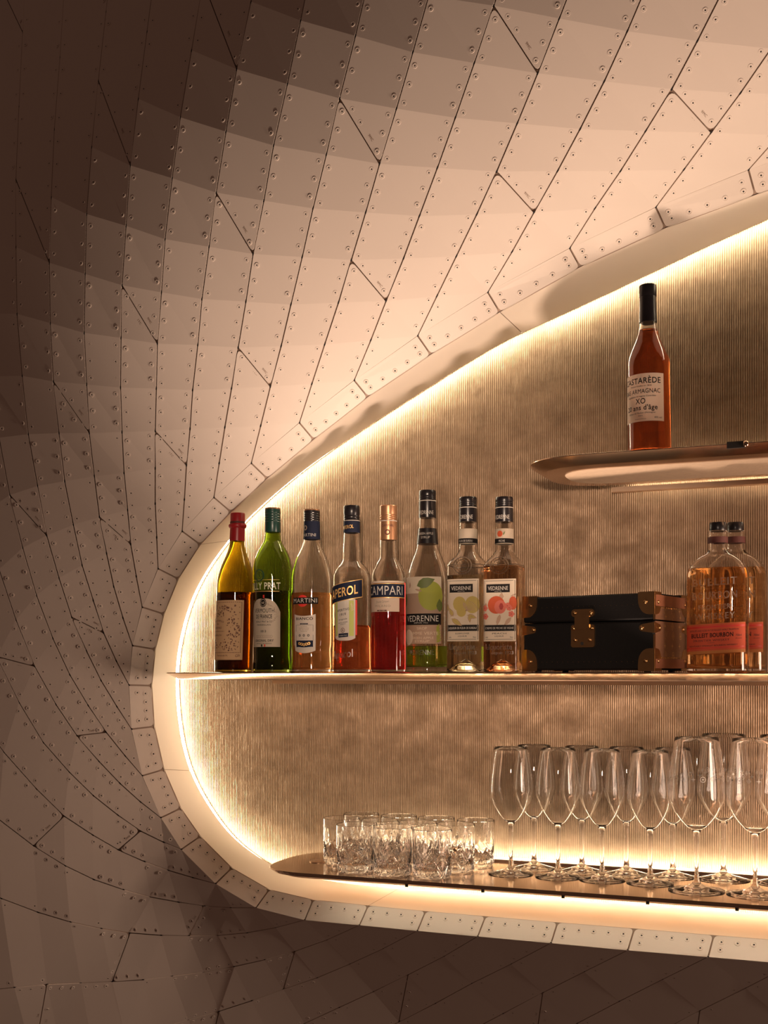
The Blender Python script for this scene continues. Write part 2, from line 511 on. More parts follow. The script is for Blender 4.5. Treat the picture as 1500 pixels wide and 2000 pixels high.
# dark backing sheet just behind the panels, closes the gaps
bv = []; bi = {}; bf = []
for key, p in P.items():
    bi[key] = len(bv); bv.append(p + Vector((0, .0045, 0)))
for k in range(K0, K1):
    for r in range(max(min(SEAM[k]), min(SEAM[k + 1])), E(k) + 1):
        if r < E(k): bf.append((bi[k, r], bi[k + 1, r], bi[k, r + 1]))
        if (k + 1, r + 1) in P:
            a = (k, r + 1) if r < E(k) else (k, r)
            bf.append((bi[k + 1, r], bi[k + 1, r + 1], bi[a]))
ii = {}
for k in range(K0, K1 + 1):
    ii[k] = len(bv); bv.append(INN[k] + Vector((0, .0045, 0)))
for k in range(K0, K1):
    bf.append((bi[k, E(k)], bi[k + 1, E(k + 1)], ii[k + 1], ii[k]))
wparent(link_mesh('backing_sheet', bv, bf, M['gap']))
mb = MB()
for (k, r), p in P.items():
    q = P.get((k, r - 1)) or P.get((k, r + 1))
    _, n = facing([p, q, P.get((k + 1, r)) or P.get((k - 1, r)) or (p + Vector((.01, 0, .002)))])
    u = (q - p).normalized(); w_ = n.cross(u)
    c_ = p - n * .0008
    mb.add([c_ + u * (.0030 * math.cos(i * math.pi / 4)) + w_ * (.0019 * math.sin(i * math.pi / 4)) for i in range(8)], [tuple(range(8))])
o = wparent(mb.build('relief_hole', M['black'])); o['kind'] = 'stuff'

# screws
def screw_mb(mb, pos, n, s=1.0):
    t = n.orthogonal().normalized(); u = n.cross(t)
    prof = [(.0043, -.0008, 0), (.0041, .00026, 0), (.0034, .00030, 0), (.0031, .00004, 0), (.0018, .00020, 0), (.0013, .00020, 0), (.0012, .00020, 1), (.0009, .00018, 1)]
    N = 12; vs = []; fs = []; ms = []
    for (r, h, m) in prof:
        for i in range(N):
            a = 2 * math.pi * i / N
            vs.append(pos + (t * math.cos(a) + u * math.sin(a)) * r * s + n * (h * s * (2.2 if s > 1.1 and h > 0 else 1)))
    for j in range(len(prof) - 1):
        for i in range(N):
            i2 = (i + 1) % N
            mb.f.append(tuple(len(mb.v) + q for q in (j*N+i, j*N+i2, (j+1)*N+i2, (j+1)*N+i)))
            mb.m.append(1 if prof[j + 1][2] else 0)
    mb.f.append(tuple(len(mb.v) + (len(prof)-1)*N + i for i in range(N))); mb.m.append(1)
    mb.v += vs
def project(p):
    d = p - CAMP
    X = d.x * CT + d.y * ST; Z = -d.x * ST + d.y * CT
    return HX + F * X / Z, HY - F * d.z / Z, Z
SM = [M['paint'], M['black']]
sl = []
for s_ in screws:
    x, y, z = project(s_[0])
    inside = 0 < x < 1500 and 0 < y < 2000
    face = s_[1].dot((CAMP - s_[0]).normalized())
    sl.append((-(face / z / z) if inside else 1, s_))
sl.sort(key=lambda q: q[0])
for _, (p, n, s) in sl[:100]:
    mb = MB(); screw_mb(mb, Vector((0, 0, 0)), n, s)
    o = mb.build('screw', None, mats=SM); o.parent = wall; o.location = p - wall.location
mb = MB()
for _, (p, n, s) in sl[100:]: screw_mb(mb, p, n, s)
o = mb.build('screw', None, mats=SM); wparent(o); o['kind'] = 'stuff'

# ------------------------------------------------------------------ text
def text_mesh(txt, bold=0.0, spacing=1.0, extrude=0.0, cut=.25):
    """flat text as (verts, faces), cap height scaled to 1, origin at left end of baseline"""
    c = bpy.data.curves.new('t', 'FONT'); c.body = txt; c.offset = bold; c.space_character = spacing
    c.size = 1; c.resolution_u = 3
    c.extrude = extrude
    o = bpy.data.objects.new('t', c); COL.objects.link(o)
    bpy.context.view_layer.update()
    dg = bpy.context.evaluated_depsgraph_get()
    me = bpy.data.meshes.new_from_object(o.evaluated_get(dg))
    if cut and len(me.vertices):
        bm = bmesh.new(); bm.from_mesh(me)
        xa = min(v.co.x for v in bm.verts); xb = max(v.co.x for v in bm.verts); xx = xa + cut
        while xx < xb:
            bmesh.ops.bisect_plane(bm, geom=bm.verts[:] + bm.edges[:] + bm.faces[:], plane_co=(xx, 0, 0), plane_no=(1, 0, 0)); xx += cut
        bm.to_mesh(me); bm.free()
    vs = [v.co.copy() for v in me.vertices]; fs = [tuple(p.vertices) for p in me.polygons]
    bpy.data.objects.remove(o); bpy.data.curves.remove(c); bpy.data.meshes.remove(me)
    if not vs: return [], []
    x0 = min(v.x for v in vs)
    return [Vector(((v.x - x0) / .7, v.y / .7, v.z / .7)) for v in vs], fs

for (org, al, n, txt, pi_, k) in codes:
    if (k, pi_) not in panel_objs: continue
    x, y, _ = project(org)
    if not (-20 < x < 1520 and -20 < y < 2020): continue
    vs, fs = text_mesh(txt, .0, 1.15)
    u = al if al.z < 0 else -al
    w_ = n.cross(u)
    h = .0042
    o = link_mesh('stamped_code', [org - wall.location + u * (v.x * h) + w_ * (v.y * h) + n * .0004 for v in vs], fs, M['gap'])
    o.parent = panel_objs[k, pi_]; o.matrix_parent_inverse = Matrix.Translation(Vector(wall.location) * 0)
    pm = panel_objs[k, pi_]
    # panel origin sits at the world origin (mesh in world coordinates): cancel the shift
    o.location = Vector(wall.location)

# ================================================================== FRAME PLATES + REVEAL
trim = empty('trim_1', (-.8, YI, CZ))
tag(trim, 'ring of screwed cream frame plates and smooth reveal around the glowing niche', None, kind='structure')
def tparent(o):
    o.parent = trim; o.matrix_parent_inverse = Matrix.Translation(-Vector(trim.location)); return o
for k in range(K0, K1):
    o0, o1, i0, i1 = OUT[k], OUT[k + 1], INN[k], INN[k + 1]
    ex = (o1 - o0).normalized(); ey = (i0 - o0 + i1 - o1).normalized()
    _, n = facing([o0, o1, i1, i0])
    a0 = o0 + ex * NOTCH; a1 = o1 - ex * NOTCH
    l = (i1 - i0).length
    q0 = i0 + ex * .0016; q1 = i1 - ex * .0016
    s0 = o0 + ex * .0016 + (i0 - o0).normalized() * .006; s1 = o1 - ex * .0016 + (i1 - o1).normalized() * .006
    poly = [a0, a1, s1] + rounded(s1, q1, q0, .008) + rounded(q1, q0, s0, .008) + [s0]
    vs, fs = strip_mesh([(poly, [])])
    pl = tparent(link_mesh('frame_plate', vs, fs, M['paint']))
    # screws: a row along the inner edge, two at each end towards the shell
    wdt = (i0 - o0).length
    nrow = 3 if l < .075 else (4 if l < .125 else 5)
    pts = []
    for i in range(nrow):
        t = (.016 + (l - .032) * i / (nrow - 1)) / l
        pts.append(i0.lerp(i1, t) - ey * .0125)
    lo = (o1 - o0).length
    pts.append(o0.lerp(o1, .0165 / lo) + ey * (wdt * .36)); pts.append(o0.lerp(o1, 1 - .0165 / lo) + ey * (wdt * .36))
    for p in pts:
        mb = MB(); screw_mb(mb, Vector(), n, 1.2)
        o = mb.build('screw', None, mats=SM); o.parent = pl; o.location = p

def catmull(pts, n):
    out = []
    for i in range(len(pts) - 1):
        p0 = pts[max(i - 1, 0)]; p1 = pts[i]; p2 = pts[i + 1]; p3 = pts[min(i + 2, len(pts) - 1)]
        for j in range(n):
            t = j / n
            out.append(.5 * ((2 * p1) + (p2 - p0) * t + (2 * p0 - 5 * p1 + 4 * p2 - p3) * t * t + (3 * p1 - p0 - 3 * p2 + p3) * t ** 3))
    out.append(pts[-1].copy()); return out
GLOW = [(2600,160),(2150,225),(1900,280),(1700,345),(1600,383),(1500,427),(1380,481),(1260,538),(1100,613),(1000,658),(920,703),(843,752),(727,826),(627,893),(560,944),(490,1006),
 (443,1058),(400,1118),(370,1178),(350,1250),(342,1317),(346,1400),(360,1477),(383,1535),(418,1592),(455,1637),(500,1672),(548,1699),(600,1713),(667,1725),
 (740,1733),(833,1741),(1000,1752),(1233,1767),(1500,1787),(1700,1802),(1900,1817),(2150,1836),(2600,1870)]
glow = catmull([on_y(x, y, YG) for x, y in GLOW], 10)
ipts = [on_y(2640, 105, YI), on_y(2300, 155, YI)] + [INN[k] for k in range(K0, K1 + 1)] + [on_y(2150, 1886, YI), on_y(2640, 1920, YI)]
inner = catmull(ipts, 6)
def nearest(p):
    best = None
    for a, b in zip(glow, glow[1:]):
        e = b - a; t = max(0, min(1, ((p.x - a.x) * e.x + (p.z - a.z) * e.z) / (e.x * e.x + e.z * e.z)))
        q = a + e * t; d = (q.x - p.x) ** 2 + (q.z - p.z) ** 2
        if best is None or d < best[0]: best = (d, q)
    return best[1]
gl = [nearest(p) for p in inner]
# smooth the pairing
for _ in range(3):
    gl = [gl[0]] + [(gl[i - 1] + gl[i] * 2 + gl[i + 1]) / 4 for i in range(1, len(gl) - 1)] + [gl[-1]]
cuts = [0]
for px, py in ((985, 609), (388, 1064), (320, 1503), (722, 1771)):
    t = on_y(px, py, YI); cuts.append(min(range(len(inner)), key=lambda i: (inner[i] - t).length))
cuts.append(len(inner) - 1)
for s in range(len(cuts) - 1):
    vs = []; fs = []
    a, b = cuts[s], cuts[s + 1]
    rows = []
    for i in range(a, b + 1):
        p = inner[i].copy(); g = gl[i].copy()
        if i == a and s: d = (inner[i + 1] - inner[i]).normalized() * .0006; p += d; g += d
        if i == b and s < len(cuts) - 2: d = (inner[i - 1] - inner[i]).normalized() * .0006; p += d; g += d
        p.y += .002
        inw = Vector((g.x - p.x, 0, g.z - p.z))
        m1 = p.lerp(g, .5)
        rows.append([p, p.lerp(g, .12), p.lerp(g, .5), p.lerp(g, .9), g, g + Vector((0, .003, 0))])
    nr = len(rows[0])
    for rr in rows: vs += rr
    for i in range(len(rows) - 1):
        for j in range(nr - 1):
            fs.append((i*nr+j, (i+1)*nr+j, (i+1)*nr+j+1, i*nr+j+1))
    tparent(link_mesh('reveal_panel', vs, fs, M['reveal'], smooth=True))
vs = []; fs = []
for i in range(len(inner)):
    p = inner[i] + Vector((0, .0035, 0)); g = gl[i] + Vector((0, .0031, 0))
    c_ = Vector((-.2, 0, CZ + .15)); o_ = Vector((g.x - c_.x, 0, g.z - c_.z)).normalized() * .0012
    vs += [p + o_, g + o_]
for i in range(len(inner) - 1): fs.append((2*i, 2*i+2, 2*i+3, 2*i+1))
tparent(link_mesh('reveal_backing', vs, fs, M['gap']))
# light strip that closes the reveal against the back wall
vs = []; fs = []
def outward(i):
    a = gl[max(i - 1, 0)]; b = gl[min(i + 1, len(gl) - 1)]
    t = (b - a).normalized(); n = Vector((-t.z, 0, t.x))
    return n if n.dot(gl[i] - Vector((-.2, YG, CZ + .15))) > 0 else -n
for i, g in enumerate(gl):
    q = g + outward(i) * .014
    vs += [q + Vector((0, YB - YG - .028, 0)), q + Vector((0, YB - YG - .004, 0))]
for i in range(len(gl) - 1): fs.append((2*i, 2*i+2, 2*i+3, 2*i+1))
o = link_mesh('light_strip', vs, fs, M['led'])
tag(o, 'warm white light strip glowing along the rim of the niche', 'light strip')

# back wall: true vertical ribs
RP = .0041
x = -1.56; vs = []; fs = []
cols = []
while x < .95:
    for dx, dy in ((0, 0), (.16, -.0006), (.45, -.0009), (.74, -.0006), (.9, 0)):
        cols.append((x + dx * RP, YB + dy))
    x += RP
for (cx, cy) in cols: vs += [(cx, cy, CZ - .62), (cx, cy, CZ + 1.25)]
for i in range(len(cols) - 1): fs.append((2*i, 2*i+2, 2*i+3, 2*i+1))
o = link_mesh('wall_back', vs, fs, M['wall'])
tag(o, 'ribbed patinated bronze back wall of the niche', None, kind='structure')

# ================================================================== SHELVES
def shelf_outline(x0, x1, yf, yb, rl, n=14, inset=0):
    """plan outline, rounded left end, from back right round the left end to front right"""
    pts = []
    cy = (yf + yb) / 2; ry = (yb - yf) / 2
    pts.append((x1, yb - inset))
    for i in range(n * 2 + 1):
        a = R_(90) + R_(180) * i / (2 * n)
        ca, sa = math.cos(a), math.sin(a)
        e = .72
        pts.append((x0 + rl + (rl - inset) * math.copysign(abs(ca) ** e, ca), cy + (ry - inset) * math.copysign(abs(sa) ** e, sa)))
    pts.append((x1, yf + inset))
    return pts
def loft(rings, closed_top=True, closed_bot=True):
    n = len(rings[0]); vs = []; fs = []
    for r in rings: vs += r
    for i in range(len(rings) - 1):
        for j in range(n):
            j2 = (j + 1) % n
            fs.append((i*n+j, i*n+j2, (i+1)*n+j2, (i+1)*n+j))
    if closed_bot: fs.append(tuple(reversed(range(n))))
    if closed_top: fs.append(tuple((len(rings)-1)*n + j for j in range(n)))
    return vs, fs
def shelf(x0, x1, yf, yb, rl, top, thick, label, rail_x, mat_top, name='display_shelf'):
    root = empty(name, (0, 0, top))
    tag(root, label, 'shelf')
    def ring(ins, z): return [(x, y, z) for x, y in shelf_outline(x0, x1, yf, yb, rl, inset=ins)]
    vs, fs = loft([ring(.024, -thick), ring(.0215, -thick + .0004), ring(0, -.0020), ring(.0005, -.0006), ring(.0016, 0)])
    o = link_mesh('shelf_plate', vs, fs, mat_top, root)
    me = o.data; me.polygons.foreach_set('use_smooth', [True] * len(me.polygons)); me.set_sharp_from_angle(angle=R_(30))
    vs, fs = loft([ring(.060, -thick - .0015), ring(.060, -thick - .0001)])
    link_mesh('underside_panel', vs, fs, M['under'], root)
    mb = MB(); mb.box((rail_x, yb - .012, -thick - .011), (x1, yb + .006, -thick - .0016)); mb.build('rear_rail', M['bronze_satin'], root)
    return root
SX1 = .75
shelf_mid = shelf(-1.315, SX1, 2.0, 2.285, .17, CZ - .0012, .0135, 'long polished bronze middle shelf carrying the row of liquor bottles', -1.169, M['bronze'])
shelf_top = shelf(-.552, SX1, 2.0, 2.285, .15, CZ + .374, .0165, 'polished bronze upper shelf with pale underside carrying one amber bottle', -.436, M['bronze_deep'])
# lower shelf: thin mirror-like top on a dark base, light slot along the back
zb = CZ - .378
low = empty('display_shelf', (0, 0, zb)); tag(low, 'low mirror-bright bronze shelf under the drinking glasses', 'shelf')
def lring(ins, z): return [(x, y, z) for x, y in shelf_outline(-1.07, SX1, 1.995, 2.262, .115, inset=ins)]
vs, fs = loft([lring(.010, -.0085), lring(.0085, -.0083), lring(0, -.0014), lring(.0010, 0)])
link_mesh('shelf_plate', vs, fs, M['bronze'], low)
vs, fs = loft([lring(.03, -.0150), lring(.0125, -.0086)])
link_mesh('shelf_base', vs, fs, M['bronze_satin'], low)
for i in range(9):
    mb = MB(); mb.lathe([(.003, -.0135), (.003, -.0075)], 12, (-.76 + i * .145, 1.995 + .016, -.001))
    mb.build('fixing_pin', M['black'], low)
mb = MB(); mb.lathe([(.0175, .0), (.0175, .0012), (.016, .0018)], 40, on_z(622, 1683, zb).to_tuple()[:2] + (0,)); mb.build('cable_cap', M['bronze_satin'], low, angle=30)
mb = MB(); mb.box((-.93, 2.262, -.006), (SX1, 2.278, .004)); mb.build('rear_ledge', M['bronze_satin'], low)
mb = MB(); mb.box((-.93, 2.2785, -.002), (SX1, 2.286, .005))
o = mb.build('light_strip', emis('shelf_led', LED_COL, 38), low); o['label'] = 'bright white light line along the back of the low shelf'
mb = MB(); mb.box((-.95, 2.052, -.0165), (SX1, 2.062, -.0151)); mb.build('light_strip', emis('under_led', LED_COL, 8), low)
for zz, xa in ((CZ + .374, -.40),):
    mb = MB(); mb.box((xa, 2.2855, -.004), (SX1, 2.292, .0015)); mb.build('light_strip', emis('upper_led', LED_COL, 22), shelf_top)
# catch on the upper shelf edge
c = on_y(1441, 869, 2.0)
mb = MB(); mb.box((c.x - .017, 1.9965, c.z - CZ - .374 - .005), (c.x + .013, 2.004, c.z - CZ - .374 + .0055)); mb.build('catch_recess', M['black'], shelf_top)
mb = MB(); mb.lathe([(.0001, -.0055), (.004, -.004), (.0052, 0), (.004, .004), (.0001, .0055)], 16, (c.x + .013, 1.997, c.z - CZ - .374)); mb.build('catch_pin', M['bronze'], shelf_top, smooth=True)

# ================================================================== BOTTLE KIT
def flat(name, col, rough=.6, metal=0): return pbr(name, col, rough, metal)
def paper(name, col, k=.5):
    """thin printed paper: part of the light from behind comes through"""
    m = pbr(name, col, .65); nt = m.node_tree
    t = nt.nodes.new('ShaderNodeBsdfTranslucent'); t.inputs[0].default_value = (*col, 1)
    mx = nt.nodes.new('ShaderNodeMixShader'); mx.inputs[0].default_value = k
    nt.links.new(nt.nodes['Principled BSDF'].outputs[0], mx.inputs[1]); nt.links.new(t.outputs[0], mx.inputs[2])
    nt.links.new(mx.outputs[0], nt.nodes['Material Output'].inputs[0])
    return m
M['clear'] = glass('clear_glass', (1, .985, .96), 1.46, bump=.10, bscale=40)
M['emboss'] = glass('embossed_glass', (1, .99, .97), 1.46, .3)
M['green_glass'] = glass('green_bottle_glass', (.40, .53, .10), 1.46, bump=.15, bscale=40)
M['olive_glass'] = glass('olive_bottle_glass', (.50, .40, .05), 1.46, bump=.15, bscale=40)
M['ink'] = pbr('black_ink', (.012, .010, .010), .8, spec=.15)
M['cream'] = paper('cream_paper', (.90, .76, .60))
M['tan_paper'] = flat('tan_paper', (.62, .40, .22), .7)
M['brown_ink'] = flat('brown_ink', (.10, .025, .02), .7)
M['navy'] = pbr('navy_paper', (.010, .014, .034), .7, spec=.2)
M['gold_ink'] = pbr('gold_ink', (.85, .52, .18), .4, metal=.3)
M['red_ink'] = flat('red_ink', (.62, .03, .02), .5)
M['white_ink'] = paper('white_ink', (.93, .86, .77))
M['grey_ink'] = flat('grey_ink', (.32, .24, .18), .7)
M['black_cap'] = pbr('black_cap_plastic', (.012, .010, .012), .28)
M['green_cap'] = pbr('dark_green_cap', (.010, .045, .035), .3)
M['red_wax'] = pbr('red_capsule', (.36, .012, .018), .35)
M['copper_cap'] = pbr('copper_cap_metal', (.50, .26, .14), .35, metal=.7)

class Section:
    """closed plan section of a bottle body; u runs along the girth from the local -Y side"""
    def __init__(s, r, sx=None, N=720, fit=None):
        s.fit = fit
        s.pts = []
        for i in range(N + 1):
            a = -math.pi / 2 - math.pi + 2 * math.pi * i / N
            q = r * (sx(a, None) if sx else 1)
            s.pts.append((q * math.cos(a), q * math.sin(a)))
        s.len = [0]
        for a, b in zip(s.pts, s.pts[1:]): s.len.append(s.len[-1] + math.hypot(b[0] - a[0], b[1] - a[1]))
        s.mid = s.len[N // 2]; s.N = N
    def at(s, u, z, off):
        off *= .4
        L_ = (u + s.mid) % s.len[-1]
        lo, hi = 0, s.N
        while hi - lo > 1:
            m = (lo + hi) // 2
            if s.len[m] <= L_: lo = m
            else: hi = m
        t = (L_ - s.len[lo]) / max(1e-9, s.len[hi] - s.len[lo])
        a, b = s.pts[lo], s.pts[hi]
        x = a[0] + (b[0] - a[0]) * t; y = a[1] + (b[1] - a[1]) * t
        dx, dy = b[0] - a[0], b[1] - a[1]; l = math.hypot(dx, dy) or 1
        if s.fit:
            q = s.fit(z); x *= q[0]; y *= q[0]; x += q[1].x; y += q[1].y
        return Vector((x + dy / l * off, y - dx / l * off, z))

class Decal:
    """prints on a section, all lengths in photograph pixels times sc"""
    def __init__(s, sec, sc, mbs=None): s.sec = sec; s.sc = sc; s.g = {}
    def mb(s, key):
        if key not in s.g: s.g[key] = MB()
        return s.g[key]
    def poly_grid(s, key, u0, u1, top, bot, off, nu=24):
        top = top if callable(top) else (lambda t, v=top: v); bot = bot if callable(bot) else (lambda t, v=bot: v)
        vs = []; fs = []; nv = 6
        for i in range(nu + 1):
            t = i / nu; u = u0 + (u1 - u0) * t
            for j in range(nv + 1): vs.append(s.sec.at(u * s.sc, (bot(t) + (top(t) - bot(t)) * j / nv) * s.sc, off))
        for i in range(nu):
            for j in range(nv): a = i * (nv + 1) + j; fs.append((a, a + nv + 1, a + nv + 2, a + 1))
        s.mb(key).add(vs, fs)
    def text(s, key, txt, u, z, h, width=None, off=.0006, bold=0, slope=0, align='c', spacing=1, arc=0):
        if bold: spacing *= 1.07
        bold *= 0 if 'M' in txt else .45; s.eps = getattr(s, 'eps', 0) + 2.5e-6; off += s.eps
        rel = key.endswith(':emboss')
        vs, fs = text_mesh(txt, bold, spacing, .05 if rel else 0)
        if not vs: return
        w = max(v.x for v in vs)
        k = h if width is None else width / w
        tot = w * k
        u0 = u - tot / 2 if align == 'c' else u
        out = []
        for v in vs:
            uu = u0 + v.x * k
            zz = z + v.y * h + slope * (uu - u) - (arc * ((uu - u) / (tot / 2)) ** 2 if arc else 0)
            out.append(s.sec.at(uu * s.sc, zz * s.sc, (off + .001 + v.z * .012) if rel else off))
        s.mb(key).add(out, fs)
    def shape(s, key, pts, off=.0005):
        s.eps = getattr(s, 'eps', 0) + 2.5e-6; off += s.eps
        u0 = min(p[0] for p in pts); u1 = max(p[0] for p in pts); n = max(3, int((u1 - u0) / 1.5)); nv = 4 if u1 - u0 > 12 else 1
        vs = []; fs = []
        for i in range(n + 1):
            u = u0 + (u1 - u0) * min(max(i / n, 1e-4), 1 - 1e-4); zz = []
            for a, b in zip(pts, pts[1:] + pts[:1]):
                if (a[0] - u) * (b[0] - u) <= 0 and a[0] != b[0]: zz.append(a[1] + (b[1] - a[1]) * (u - a[0]) / (b[0] - a[0]))
            if not zz: zz = [pts[0][1]]
            for j in range(nv + 1): vs.append(s.sec.at(u * s.sc, (min(zz) + (max(zz) - min(zz)) * j / nv) * s.sc, off))
        for i in range(n):
            for j in range(nv): a = i * (nv + 1) + j; fs.append((a, a + nv + 1, a + nv + 2, a + 1))
        s.mb(key).add(vs, fs)
    def disc(s, key, u, z, r, off=.0005, rz=None, n=20, r0=0):
        rz = rz or r
        if r0:
            vs = []; fs = []
            for i in range(n):
                a = 2*math.pi*i/n
                vs += [s.sec.at((u + math.cos(a)*r)*s.sc, (z + math.sin(a)*rz)*s.sc, off), s.sec.at((u + math.cos(a)*r0)*s.sc, (z + math.sin(a)*r0*rz/r)*s.sc, off)]
            for i in range(n): j = (i+1) % n; fs.append((2*i, 2*j, 2*j+1, 2*i+1))
            s.mb(key).add(vs, fs)
        else: s.shape(key, [(u + math.cos(2*math.pi*i/n)*r, z + math.sin(2*math.pi*i/n)*rz) for i in range(n)], off)
    def leaf(s, key, u, z, l, w, ang, off=.0005):
        c, n = math.cos(ang), math.sin(ang)
        pts = [(t * l, math.sin(math.pi * t ** .8) * w / 2) for t in (0, .2, .45, .7, 1)] + [(t * l, -math.sin(math.pi * t ** .8) * w / 2) for t in (.7, .45, .2)]
        s.shape(key, [(u + x * c - y * n, z + x * n + y * c) for x, y in pts], off)
    def line(s, key, u0, z0, u1, z1, w=.5, off=.0005):
        n = max(1, int(abs(u1 - u0) / 4)); dx, dz = u1 - u0, z1 - z0; l = math.hypot(dx, dz); px, pz = -dz / l * w / 2, dx / l * w / 2
        vs = []; fs = []
        for i in range(n + 1):
            t = i / n; a, b = u0 + dx * t, z0 + dz * t
            vs += [s.sec.at((a + px) * s.sc, (b + pz) * s.sc, off), s.sec.at((a - px) * s.sc, (b - pz) * s.sc, off)]
        for i in range(n): fs.append((2*i, 2*i+2, 2*i+3, 2*i+1))
        s.mb(key).add(vs, fs)
    def frame(s, key, u0, u1, z0, z1, w=.5, off=.0005):
        s.line(key, u0, z0, u1, z0, w, off); s.line(key, u0, z1, u1, z1, w, off); s.line(key, u0, z0, u0, z1, w, off); s.line(key, u1, z0, u1, z1, w, off)
    def emit(s, parent, paper_name='label', order=None):
        """key = 'part:material'; the first part named label carries the rest as its sub-parts"""
        made = {}
        for key, mb in s.g.items():
            part, mat = key.split(':')
            made.setdefault(part, []).append((mat, mb))
        lab = None
        for part in made:
            lst = made[part]
            mbx = MB(); mats = []
            for i, (mat, mb) in enumerate(lst):
                mats.append(M[mat]); n = len(mbx.v)
                mbx.v += mb.v; mbx.f += [tuple(q + n for q in f) for f in mb.f]; mbx.m += [i] * len(mb.f)
            par = parent if (lab is None or part.endswith('label')) else lab
            o = mbx.build(part, None, par, mats=mats)
            if part.endswith('label') or lab is None: lab = o

def smooth_prof(pts, n=6):
    """catmull resample of (h, r) pairs"""
    v = [Vector((h, r, 0)) for h, r in pts]
    return [(p.x, p.y) for p in catmull(v, n)]
def prof_r(prof, h):
    for (a, u), (b, v) in zip(prof, prof[1:]):
        if a <= h <= b: return u + (v - u) * (h - a) / max(1e-9, b - a)
    return prof[-1][1]

def bottle(label, px, Y, rz, prof, gl_mat, liquid=None, cap=None, capsule=None, sx=None, lean=0, base_z=CZ - .0012, wall_t=2.2, punt=0, neck_h=None, group=None, base_t=5, body_h=100, name='liquor_bottle', ridges=()):
    """prof: (height, radius) in photograph pixels from the base to the mouth"""
    sc = mpp(px, Y)
    root = empty(name, (at(px, Y), Y, base_z), rz)
    tag(root, label, 'bottle', group)
    pr = smooth_prof(prof, 5)
    prl = [(r * sc, h * sc) for h, r in pr]
    def lx(mb):
        if lean:
            # the neck leans sideways: shift in the camera's horizontal direction
            top = prof[-1][0] * sc
            d = Matrix.Rotation(-rz, 3, 'Z') @ Vector((CT, ST, 0))
            for v in mb.v:
                t = max(0, min(1, v.z / top)); v += d * (lean * sc * t)
        return mb
    sxf = None
    hb = body_h * sc
    if sx:
        hs = max(h for h, r in prof if r > .9 * max(q for _, q in prof)) * sc; hn = (neck_h or prof[-2][0]) * sc
        def sxf(a, z):
            t = 0 if z is None or z <= hs else min(1, (z - hs) / (hn - hs)); t = t * t * (3 - 2 * t)
            return sx(a, None) * (1 - t) + t
    wt = wall_t * sc
    inn_ = [(max(r - wt, .0008), h) for r, h in prl if h > base_t * sc]
    inn_ = [(max(inn_[0][0] * .55, .001), base_t * sc + (punt * .8) * sc), (inn_[0][0] * .93, base_t * sc + .3 * sc)] + inn_
    mb = MB()
    n = 96 if sx else 64
    rb = prl[0][0]
    bottom = [(.0001, punt * sc), (rb * .35, punt * .87 * sc), (rb * .62, punt * .55 * sc), (rb * .8, punt * .2 * sc + .0001), (rb * .92, 0)]
    outer = bottom + [(p[0], p[1]) for p in prl]
    prof_all = outer + [(inn_[-1][0], outer[-1][1])] + list(reversed(inn_[1:])) + [(inn_[1][0] * .6, inn_[1][1] + punt * .5 * sc), (.0001, base_t * sc + punt * .95 * sc)]
    mb.lathe(prof_all, n, sx=sxf, cap=False)
    g = lx(mb).build('glass_body', gl_mat, root, smooth=True)
    if liquid:
        lv, lm = liquid
        e = .0002
        pts = [(r + e, h) for r, h in inn_[1:] if h < lv * sc]
        rl = prof_r(pr, lv) * sc - wt + e
        b0 = pts[0]
        lp = [(.0001, b0[1] + punt * .95 * sc - e), (b0[0] * .6, b0[1] + punt * .5 * sc - e)] + pts + [(rl, lv * sc), (rl * .96, lv * sc - .0006), (.0001, lv * sc - .0008)]
        mb = MB(); mb.lathe(lp, n, sx=sxf, cap=False)
        lx(mb).build('liquid', lm, root, smooth=True)
    for nm, pts, mat in (cap or []):
        mb = MB(); mb.lathe([(r * sc, h * sc) for h, r in pts], 48)
        lx(mb).build(nm, mat, root, angle=35)
    body_r = prof_r(pr, body_h) * sc
    shift = Matrix.Rotation(-rz, 3, 'Z') @ Vector((CT, ST, 0)) * (lean * sc)
    top_ = prof[-1][0] * sc
    def fit(z):
        if z > 200 * sc: return 1, shift * (z / top_)
        return prof_r(pr, z / sc) * sc / body_r, shift * max(0, min(1, z / top_))
    sec = Section(body_r, sx, fit=fit if (lean or not sx) else None)
    return root, sec, sc, pr
def ridged(h0, h1, r, n, d=.6):
    out = [(h0, r)]
    st = (h1 - h0) / n
    for i in range(n):
        a = h0 + i * st
        out += [(a + st * .2, r + d * .1), (a + st * .45, r - d), (a + st * .7, r + d * .1), (a + st, r)]
    return out

# ------------------------------------------------------------------ the row on the middle shelf
YR = 2.095
def liq(name, col, rough=0): return glass(name, col, 1.34, rough)

# 1 dark olive bottle, red wax capsule
b, sec, sc, pr = bottle('dark olive vermouth bottle with red capsule, ornate brown floral label, leftmost on shelf', 455.5, 2.11, 0,
    [(0, 34.5), (1.2, 36), (8, 36.8), (60, 37), (120, 37), (160, 37), (178, 36.5), (195, 33.2), (211, 28), (229, 20.5), (243, 16), (257, 14.3), (300, 13.6)],
    M['olive_glass'], (155, liq('dark_vermouth', (.16, .045, .02))), lean=9,
    cap=[('capsule', [(256, 14.9), (257, 15.0), (281, 14.6), (283, 17.0), (285.5, 17.8), (288.5, 17.0), (290, 14.6), (309, 14.4), (310.5, 13.8)], M['red_wax']),
         ('capsule_seam', [(290.5, 14.9), (294, 14.9)], M['brown_ink'])], body_h=90)
D = Decal(sec, sc)
D.poly_grid('label:tan_paper', -52, 36, 139, 24, .0004, 40)
D.frame('printed_border:brown_ink', -50, 31.5, 38, 135, .8)
rnd = random.Random(3)
